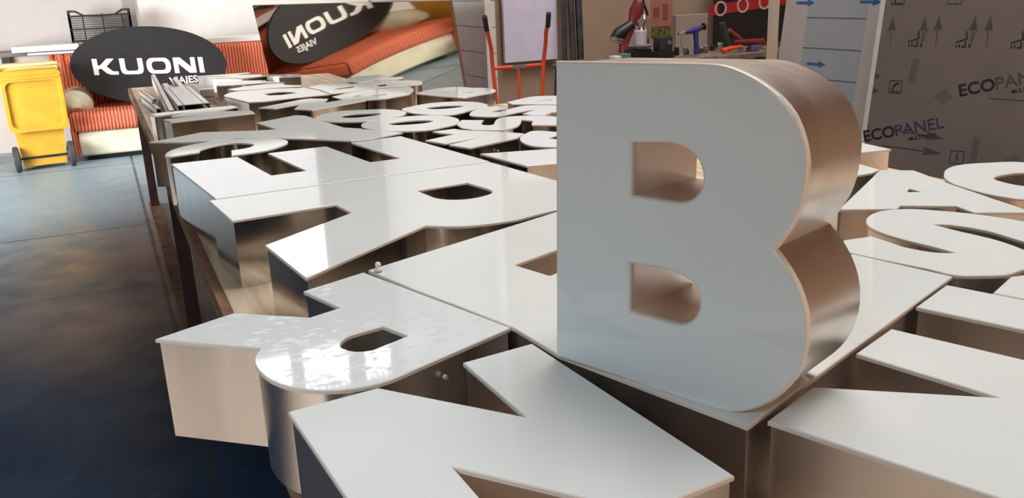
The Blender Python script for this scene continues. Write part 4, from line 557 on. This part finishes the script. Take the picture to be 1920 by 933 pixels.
for s in (-1, 1):
    wm = Matrix.Translation((0.245 * s, -0.18, 0.125)) @ Matrix.Rotation(PI / 2, 4, 'Y')
    wh = link('wheel', lt([(0.03, -0.025), (0.105, -0.028), (0.125, -0.018), (0.125, 0.018), (0.105, 0.028), (0.03, 0.025)], seg=28, mtx=wm), mat('dark_rubber', srgb(58, 58, 60), 0.7), t, smooth=40)
    link('hub', lt([(0.03, -0.03), (0.035, -0.034), (0.035, 0.034), (0.03, 0.036)], seg=16, mtx=wm), GREY, wh, smooth=40)
link('axle', tb([(-0.22, -0.18, 0.125), (0.22, -0.18, 0.125)], 0.012, 10), BLK, t)
# ---------------------------------------------------------------- hand truck
t = thing('hand_truck', (3.16, 6.75, 0), 'orange tubular hand truck with black rubber grips', 'trolley')
bm = bmesh.new()
for s in (-1, 1):
    tube(bm, [(0.19 * s, 0, 0.12), (0.21 * s, 0, 0.6), (0.235 * s, 0, 0.95), (0.25 * s, -0.02, 1.10), (0.262 * s - 0.03, -0.07, 1.20), (0.275 * s - 0.05, -0.12, 1.27)], 0.017, 12)
link('frame_tube', bm, ORANGE, t, smooth=50)
bm = bmesh.new()
for z in (0.93, 0.45): tube(bm, [(-0.22, 0, z), (0.22, 0, z)], 0.015, 10)
tube(bm, [(0.0, 0, 0.45), (0.0, 0, 0.93)], 0.013, 10)
link('cross_bar', bm, ORANGE, t, smooth=50)
for s in (-1, 1):
    link('grip', tb([(0.275 * s - 0.045, -0.11, 1.245), (0.285 * s - 0.075, -0.17, 1.355)], 0.021, 14), BLK, t, smooth=50)
    wm = Matrix.Translation((0.26 * s, 0.1, 0.13)) @ Matrix.Rotation(PI / 2, 4, 'Y')
    link('wheel', lt([(0.03, -0.03), (0.13, -0.025), (0.13, 0.025), (0.03, 0.03)], seg=24, mtx=wm), BLK, t, smooth=40)
link('label_plate', bx(-0.055, 0.065, -0.018, -0.014, 0.918, 0.945), GREY, t)
link('toe_plate', bx(-0.2, 0.2, -0.3, 0.0, 0.01, 0.02), ORANGE, t)
# dark wire stool seen right of the hand truck
t = thing('wire_stool', (3.62, 6.7, 0), 'dark wire-legged stool beside the hand truck', 'stool')
link('seat', lt([(0.14, 0.89), (0.15, 0.90), (0.15, 0.915), (0.13, 0.925)], seg=24), mat('stool_seat', srgb(70, 58, 52), 0.6), t, smooth=40)
for k in range(4):
    a = PI / 4 + PI / 2 * k; link('leg', tb([(0.12 * math.cos(a), 0.12 * math.sin(a), 0.89), (0.18 * math.cos(a), 0.18 * math.sin(a), 0.0)], 0.008, 8), BLK, t)
# ---------------------------------------------------------------- white door panel, dark pipes
tag(link('panel', bx(3.47, 4.03, 7.70, 7.74, 0.88, 2.4), mat('lilac_white_panel', srgb(226, 222, 244), 0.5)), 'pale lilac white panel against the wall behind the orange hand truck', 'panel')
PIPE = mat('dark_pipe', srgb(62, 64, 68), 0.5, col2=srgb(40, 40, 42))
for k, (x0, x1, r, lab) in enumerate(((4.10, 4.02, 0.022, 'thin dark pipe leaning on the wall, nearest the lilac panel'), (4.17, 4.13, 0.03, 'middle dark pipe of the leaning three beside the workbench'), (4.26, 4.20, 0.034, 'thickest dark pipe of the leaning three, beside the workbench'))):
    tag(link('pipe', tb([(x1, 7.50, 0.0), (x0 - 0.02, 7.70, 2.3)], r, 14), PIPE, smooth=40), lab, 'pipe', 'dark pipes leaning on the wall')
# ---------------------------------------------------------------- workbench and its tools
t = thing('workbench', (5.2, 7.2, 0), 'cluttered workbench against the beige wall behind the upright B', 'workbench')
link('bench_top', loc(bx(4.0, 6.3, 6.72, 7.42, 0.84, 0.88), t), mat('bench_board', srgb(140, 122, 108), 0.7, col2=srgb(100, 86, 76), scale=12), t)
for x in (4.08, 6.2):
    for y in (6.8, 7.34): link('leg', loc(bx(x - 0.035, x + 0.035, y - 0.035, y + 0.035, 0, 0.84), t), WOODE, t)
link('shelf', loc(bx(4.05, 6.25, 6.8, 7.38, 0.3, 0.33), t), WOODE, t)
ZB_ = 0.88
CHR = mat('chrome', (0.8, 0.8, 0.82), 0.15, 1.0); RED = mat('dark_red_enamel', srgb(120, 34, 40), 0.4); BLU = mat('blue_enamel', srgb(50, 52, 130), 0.4)
t = thing('grinding_machine', (4.62, 7.27, ZB_), 'dark red machine with black guard and chrome nozzle on the bench', 'tool')
link('motor', tb([(0.0, 0, 0.30), (0.03, 0, 0.42), (0.06, 0, 0.50)], [0.05, 0.07, 0.055], 16), RED, t, smooth=50)
link('guard', tb([(-0.02, 0, 0.30), (-0.17, 0, 0.22), (-0.22, 0, 0.18)], [0.05, 0.06, 0.04], 14), BLK, t, smooth=50)
link('nozzle', tb([(-0.26, -0.02, 0.19), (-0.15, -0.04, 0.16)], [0.02, 0.03], 12), CHR, t, smooth=50)
link('handle', tb([(0.02, 0, 0.5), (0.03, 0, 0.6), (0.10, 0, 0.6), (0.11, 0, 0.5), (0.16, 0, 0.38)], 0.012, 10), BLK, t, smooth=50)
link('stand', tb([(-0.09, 0, 0.02), (-0.10, 0, 0.15), (-0.03, 0, 0.3)], [0.07, 0.045, 0.05], 14), RED, t, smooth=50)
link('foot', lt([(0.10, 0), (0.11, 0.01), (0.08, 0.03)], cx=-0.08, seg=20), BLK, t)
t = thing('steel_canister', (4.615, 7.08, ZB_), 'shiny steel cylinder standing behind the white tub', 'canister')
link('cylinder', lt([(0.045, 0.0), (0.05, 0.01), (0.05, 0.34), (0.03, 0.38), (0.018, 0.40)], seg=24), CHR, t, smooth=40)
link('valve', tb([(-0.06, -0.02, 0.33), (0, 0, 0.36)], [0.03, 0.02], 12), CHR, t, smooth=50)
t = thing('round_tray', (4.47, 6.92, ZB_), 'round grey tray on a black block under the white tub', 'tray')
link('block', bx(-0.11, 0.09, -0.06, 0.1, 0, 0.10, bev=0.006), BLK, t)
link('dish', lt([(0.06, 0.10), (0.10, 0.115), (0.115, 0.135), (0.11, 0.14), (0.05, 0.13)], seg=28), GREY, t, smooth=40)
t = thing('paint_tub', (4.46, 6.9, ZB_ + 0.14), 'white plastic tub on the round tray', 'tub')
link('body', lt([(0.045, 0), (0.05, 0.004), (0.055, 0.115), (0.056, 0.125), (0.05, 0.127)], seg=24), mat('tub_white', srgb(200, 196, 208), 0.5), t, smooth=40)
t = thing('charger_box', (4.77, 7.0, ZB_), 'black power tool charger on the bench', 'charger')
link('case', bx(-0.07, 0.07, -0.06, 0.06, 0.06, 0.19, bev=0.01), mat('charger_black', srgb(48, 48, 56), 0.4), t, smooth=40)
link('base', bx(-0.11, 0.08, -0.08, 0.08, 0.0, 0.06, bev=0.005), BLK, t)
link('lens', tb([(0.03, -0.062, 0.14), (0.03, -0.068, 0.14)], 0.02, 14), GREY, t)
t = thing('green_case', (4.25, 6.9, ZB_), 'small green and white box at the left end of the bench', 'box')
link('body', bx(-0.02, 0.08, -0.05, 0.05, 0.0, 0.075, bev=0.004), mat('green_label', srgb(92, 124, 112), 0.5), t)
link('lid', bx(-0.09, -0.02, -0.05, 0.05, 0.0, 0.06, bev=0.004), WHITE, t)
t = thing('spray_gun', (5.0, 6.88, ZB_), 'blue spray gun standing on the bench', 'spray gun')
link('barrel', tb([(-0.08, 0, 0.22), (0.02, 0, 0.235), (0.11, 0, 0.255)], [0.016, 0.028, 0.024], 14), BLU, t, smooth=50)
link('grip', tb([(0.05, 0, 0.23), (0.06, 0, 0.12), (0.075, 0, 0.02)], [0.026, 0.022, 0.026], 14), BLU, t, smooth=50)
link('nozzle', tb([(-0.14, 0, 0.215), (-0.08, 0, 0.22)], [0.012, 0.022], 12), CHR, t, smooth=50)
link('trigger', tb([(-0.11, 0, 0.2), (-0.10, 0, 0.1), (-0.085, 0, 0.01)], 0.007, 8), CHR, t, smooth=50)
link('knob', tb([(0.11, 0, 0.26), (0.135, 0, 0.265), (0.137, 0, 0.265), (0.15, 0, 0.268)], [0.012, 0.014, 0.034, 0.034], 14), BLK, t, smooth=50)
t = thing('grey_box', (5.36, 7.36, ZB_), 'plain grey boxed panel behind the blue spray gun', 'box')
link('body', bx(-0.22, 0.16, -0.04, 0.04, 0, 0.36, bev=0.004), mat('grey_board', srgb(160, 146, 138), 0.7), t)
link('side', bx(0.162, 0.19, -0.04, 0.04, 0, 0.36), mat('brown_side', srgb(110, 84, 70), 0.7), t)
t = thing('wall_poster', (5.27, 7.776, 1.36), 'faded red diagram poster on the beige wall above the bench', 'poster')
link('sheet', bx(-0.12, 0.14, -0.004, 0.0, -0.34, 0.42), mat('poster_red', srgb(176, 112, 98), 0.7), t)
bm = bmesh.new()
for x, z, a, c in ((-0.06, -0.10, 0.07, 0.10), (0.05, -0.1, 0.06, 0.16), (-0.03, 0.05, 0.12, 0.03)): box(bm, x - a / 2, x + a / 2, -0.006, -0.004, z - c / 2, z + c / 2)
link('diagram', bm, mat('poster_brown', srgb(136, 80, 66), 0.7), t)
link('photo_strip', bx(-0.12, 0.12, -0.006, -0.004, -0.34, -0.24), mat('photo_green', srgb(120, 120, 50), 0.6, col2=srgb(70, 66, 44), scale=30), t)
# loose tools, right half of the bench
t = thing('hand_plane', (5.56, 7.05, ZB_), 'dark hand grinder leaning up with brown grip on the bench', 'tool')
link('body', tb([(-0.08, 0, 0.28), (-0.04, 0, 0.18), (0.0, 0, 0.06)], [0.03, 0.035, 0.045], 12), mat('dark_green_tool', srgb(46, 54, 58), 0.5), t, smooth=50)
link('grip', tb([(0.0, 0, 0.20), (0.12, 0, 0.12), (0.22, 0, 0.05)], [0.03, 0.032, 0.02], 12), mat('brown_grip', srgb(120, 60, 44), 0.6), t, smooth=50)
t = thing('pliers', (5.42, 6.85, ZB_), 'orange-handled pliers on the bench', 'pliers')
link('handle', tb([(-0.08, 0, 0.03), (0.0, -0.01, 0.05), (0.14, 0, 0.06)], [0.028, 0.022, 0.012], 12), ORANGE, t, smooth=50)
link('jaw', tb([(0.14, 0, 0.06), (0.22, 0, 0.05)], [0.014, 0.006], 10), CHR, t, smooth=50)
t = thing('power_drill', (5.72, 6.9, ZB_), 'red and grey power drill lying on the bench', 'drill')
link('body', tb([(-0.2, 0, 0.10), (0.0, 0, 0.09), (0.14, 0, 0.08)], [0.02, 0.03, 0.04], 12), RED, t, smooth=50)
link('battery', bx(-0.02, 0.1, -0.05, 0.05, 0, 0.06, bev=0.008), mat('battery_blue', srgb(92, 96, 130), 0.5), t)
t = thing('steel_ruler', (5.88, 6.80, ZB_), 'flat steel bar at the right end of the bench', 'bar')
link('bar', bx(-0.16, 0.16, -0.02, 0.02, 0, 0.03, mtx=Matrix.Rotation(0.25, 4, 'Z')), CHR, t)
for k in range(14):
    x = 5.0 + 0.07 * k + random.uniform(-0.02, 0.02); y = 7.10 + random.uniform(-0.02, 0.06) + (0.16 if 5.4 < x < 5.75 else 0); h = random.uniform(0.04, 0.09)
    o = link('socket_bit', lt([(0.02, 0), (0.024, 0.005), (0.022, h), (0.012, h + 0.01)], seg=12), random.choice([BLK, GREY, CHR, PIPE]), smooth=40)
    o.location = (x, y, ZB_); tag(o, 'small dark or grey fitting in the clutter on the bench', 'fitting', 'small fittings on the bench')
# ---------------------------------------------------------------- black banner with red band
t = thing('banner', (6.17, 7.5, 0), 'black banner with a red band of white rings beyond the bench', 'banner')
link('cloth', bx(-0.45, 0.75, -0.02, 0.0, 0.9, 2.0), BLK, t)
RB = mat('banner_red', srgb(170, 34, 44), 0.6)
for x0, x1 in ((-0.44, -0.32), (-0.24, 0.75)):
    link('red_band', bx(x0, x1, -0.024, -0.02, 1.24, 1.345, mtx=Matrix.Rotation(math.radians(-4), 4, 'Y')), RB, t)
for x in (-0.38, -0.10, 0.18):
    c = []; ro, ri = 0.075, 0.055
    A_ = [(x + ro * math.cos(2 * PI * k / 32), 1.30 + 0.07 * x + ro * math.sin(2 * PI * k / 32)) for k in range(32)]
    B_ = [(x + ri * math.cos(2 * PI * k / 32), 1.30 + 0.07 * x + ri * math.sin(2 * PI * k / 32)) for k in range(32)][::-1]
    link('ring', plate([A_, B_], [(0, 0.0245), (0, 0.027)], mtx=Matrix.Rotation(PI / 2, 4, 'X')), mat('ring_white', srgb(206, 176, 170), 0.6), t)
# white timber post
tag(link('timber_post', bx(4.632, 4.690, 5.35, 5.405, 0.0, 2.6), mat('cream_timber', srgb(232, 218, 200), 0.6)), 'white timber post standing right of the workbench', 'post')
# ---------------------------------------------------------------- printed boards at the right
def frame(X0, yaw_deg, lean_deg):
    a = math.radians(yaw_deg); U = Vector((math.cos(a), math.sin(a), 0)); nh_ = Vector((U.y, -U.x, 0)); tt = math.radians(lean_deg)
    Wv = Vector((0, 0, math.cos(tt))) - nh_ * math.sin(tt); Nn = U.cross(Wv)
    return Matrix(((U.x, Wv.x, Nn.x, X0[0]), (U.y, Wv.y, Nn.y, X0[1]), (U.z, Wv.z, Nn.z, X0[2]), (0, 0, 0, 1)))
EX = Vector((3.9229, 3.7184, 0.6438)); EM = frame(EX, -67.96, 7)
t = thing('printed_board', (EX.x, EX.y, 0), 'grey protective board printed ECOPANEL and arrows, leaning at the right', 'board')
TI = Matrix.Translation(-Vector(t.location)) @ EM
link('board', plate([[(0.0, -0.647), (1.25, -0.647), (1.31, 1.9), (0.05, 1.9)]], [(0, -0.018), (0, 0)], mtx=TI), mat('grey_film', srgb(118, 107, 104), 0.6, col2=srgb(109, 99, 96), scale=2), t)
link('edge_strip', plate([[(-0.027, -0.647), (-0.001, -0.647), (0.049, 1.9), (0.023, 1.9)]], [(0, -0.02), (0, 0.001)], mtx=TI), mat('white_core', srgb(214, 206, 206), 0.5), t)
def onb(x, z, rot=0, dz=0.0006): return TI @ Matrix.Translation((x, z, dz)) @ Matrix.Rotation(math.radians(rot), 4, 'Z')
INKP = mat('violet_ink', srgb(62, 50, 88), 0.6)
def eco(x, z, n):
    text_mesh('printed_word', 'ECO', 0.088, INK, t, onb(x, z, 15), bold=0.0018, sx=1.02)
    a = math.radians(15); d = 0.088 * 2.02
    text_mesh('printed_word', 'PANEL', 0.088, INKP if n == 0 else INKG, t, onb(x + d * math.cos(a), z + d * math.sin(a), 15), bold=0.0002, sx=1.02)
    text_mesh('printed_word', 'MULTIPANEL', 0.026, INK, t, onb(x + 0.25 * math.cos(a) + 0.01, z + 0.25 * math.sin(a) - 0.036, 15), bold=0.0003)
eco(-0.008 + 0.012, 0.0, 0); eco(0.480, 0.283, 1)
def arrow(x0, z0, x1, z1, w_=0.007, hw=0.028, hl=0.085, m=INKG):
    d = Vector((x1 - x0, z1 - z0)); L_ = d.length; a = math.atan2(d.y, d.x)
    P_ = [(0, -w_ / 3), (L_ - hl, -w_ / 2), (L_ - hl - 0.012, -hw / 1.2), (L_, 0), (L_ - hl - 0.012, hw / 1.2), (L_ - hl, w_ / 2), (0, w_ / 3)]
    link('printed_arrow', plate([P_], [(0, 0), (0, 0.0006)], mtx=onb(x0, z0, math.degrees(a), 0.0003)), m, t)
arrow(0.177, 0.078, 0.436, 0.054); arrow(0.11, -0.012, 0.431, -0.025)
for x, z0, z1 in ((0.081, 0.543, 0.702), (0.252, 0.56, 0.701), (0.325, 0.547, 0.706), (0.503, 0.55, 0.705), (0.577, 0.546, 0.705), (0.76, 0.55, 0.705)): arrow(x, z0, x, z1, 0.006, 0.026, 0.07)
for z in (0.373, 0.293): arrow(0.0, z, 0.055, z, 0.006, 0.024, 0.03)
link('printed_line', plate([[(0.63, 0.280), (1.1, 0.272), (1.1, 0.275), (0.63, 0.284)]], [(0, 0), (0, 0.0006)], mtx=onb(0, 0, 0, 0.0003)), INKG, t)
def icon(x, z, s=0.07, kind=0):
    bm = plate([[(-s / 2, -s / 2), (s / 2, -s / 2), (s / 2, s / 2), (-s / 2, s / 2)], [(-s / 2 + 0.003, -s / 2 + 0.003), (-s / 2 + 0.003, s / 2 - 0.003), (s / 2 - 0.003, s / 2 - 0.003), (s / 2 - 0.003, -s / 2 + 0.003)]], [(0, 0), (0, 0.0006)])
    if kind == 0: plate([[(-0.004, -0.028), (0.005, -0.004), (0.001, 0.0), (0.003, 0.028), (-0.006, 0.004), (-0.002, 0.0)]], [(0, 0), (0, 0.0006)], bm=bm)
    else:
        for q in ([(-0.022, -0.02), (-0.014, -0.02), (-0.004, 0.004), (-0.010, 0.008)], [(-0.012, 0.002), (0.018, 0.016), (0.014, 0.026), (-0.014, 0.012)], [(-0.026, -0.028), (0.026, -0.028), (0.026, -0.024), (-0.026, -0.024)]):
            plate([q], [(0, 0), (0, 0.0006)], bm=bm)
    bmesh.ops.transform(bm, matrix=onb(x, z, 0, 0.0003), verts=bm.verts); link('printed_icon', bm, INK, t)
icon(0.143, 0.318, kind=1); icon(0.515, -0.039, kind=0); icon(0.096, 0.797, kind=1); icon(0.392, 0.797, kind=0); icon(0.80, 0.83, kind=0)
def dots(x, z, n=6, s=0.0125):
    bm = bmesh.new()
    for i in range(n):
        for j in range(n):
            a = 0.0032 if (i + j) % 3 else 0.0024
            px_, pz_ = (i - n / 2) * s, (j - n / 2) * s
            c_, s_ = math.cos(math.radians(40)), math.sin(math.radians(40))
            X_, Z_ = px_ * c_ - pz_ * s_ * 0.9, px_ * s_ + pz_ * c_ * 0.9
            plate([[(X_ - a, Z_ - a / 2), (X_ + a, Z_ - a / 2), (X_ + a, Z_ + a / 2), (X_ - a, Z_ + a / 2)]], [(0, 0), (0, 0.0006)], bm=bm)
    bmesh.ops.transform(bm, matrix=onb(x, z, 0, 0.0003), verts=bm.verts); link('printed_dots', bm, INK, t)
dots(0.405, 0.285, 6); dots(0.79, -0.02, 5)
for x in (0.16, 0.405, 0.67):
    bm = bmesh.new()
    for q in ([(0, 0.022), (0.002, 0.029), (0.052, 0.048), (0.045, 0.084), (0.051, 0.086), (0.060, 0.046), (0.056, 0.042)], [(0.004, 0), (0.011, 0), (0.011, 0.014), (0.004, 0.014)],
              [(0.019, 0), (0.027, 0), (0.025, 0.02), (0.019, 0.016)], [(0.033, 0), (0.056, 0), (0.054, 0.034), (0.047, 0.034), (0.048, 0.008), (0.033, 0.008)], [(0.068, 0), (0.078, 0), (0.076, 0.018), (0.068, 0.018)]): plate([q], [(0, 0), (0, 0.0006)], bm=bm)
    for k in range(16): 
        a, b_ = 0.070 + 0.010 * (k % 2) + k * 0.0006, 0.024 + k * 0.0036; plate([[(a, b_), (a + 0.004, b_), (a + 0.004, b_ + 0.002), (a, b_ + 0.002)]], [(0, 0), (0, 0.0006)], bm=bm)
    bmesh.ops.transform(bm, matrix=onb(x + 0.018, 0.538, 0, 0.0003), verts=bm.verts); link('printed_logo', bm, INK, t)
for x0, z0, x1, z1 in ((0.222, 0.474, 0.208, 0.343), (0.589, 0.075, 0.578, -0.1)):
    for k in range(3):
        link('printed_stripe', plate([[(x0 + 0.012 * k, z0), (x1 + 0.012 * k, z1), (x1 + 0.012 * k + 0.004, z1), (x0 + 0.012 * k + 0.004, z0)]], [(0, 0), (0, 0.0006)], mtx=onb(0, 0, 0, 0.0003)), INKG, t)
# white packaging board with blue lines behind it
BX = Vector(BLUE_X0); BMx = frame(BX, BLUE_YAW, BLUE_LEAN)
t = thing('lined_board', (BX.x, BX.y, 0), 'pale board with blue arrows and rules, behind the ECOPANEL board', 'board')
TI = Matrix.Translation(-Vector(t.location)) @ BMx
zf = -BX.z / math.cos(math.radians(BLUE_LEAN)) + 0.003
link('board', plate([[(BL[0], zf), (BL[0] + 1.2, zf), (BL[0] + 1.2, 1.5), (BL[0], 1.5)]], [(0, -0.02), (0, 0)], mtx=TI), mat('board_white', srgb(190, 180, 176), 0.6), t)
link('printed_area', plate([[(BL[1], zf + 0.05), (BL[2], zf + 0.05), (BL[2], 1.45), (BL[1], 1.45)]], [(0, 0.0), (0, 0.0006)], mtx=TI), mat('pale_blue_print', srgb(166, 168, 174), 0.6), t)
BI = mat('blue_ink', srgb(30, 96, 156), 0.6); BI2 = mat('slate_ink', srgb(78, 96, 120), 0.6)
k = 0; z = BLZ[0]
for i in range(-4, 6):
    z = BLZ[0] + BLZ[1] * i
    if z > zf + 0.06: link('printed_rule', plate([[(BL[1], z - 0.003), (BL[2], z - 0.003), (BL[2], z + 0.003), (BL[1], z + 0.003)]], [(0, 0.0007), (0, 0.0012)], mtx=TI), BI2, t)
for x, z in BARR:
    P_ = [(0, -0.008), (0.10, -0.008), (0.10, -0.022), (0.16, 0), (0.10, 0.022), (0.10, 0.008), (0, 0.008)]
    link('printed_arrow', plate([[(x + a, z + b_) for a, b_ in P_]], [(0, 0.0007), (0, 0.0012)], mtx=TI), BI, t)
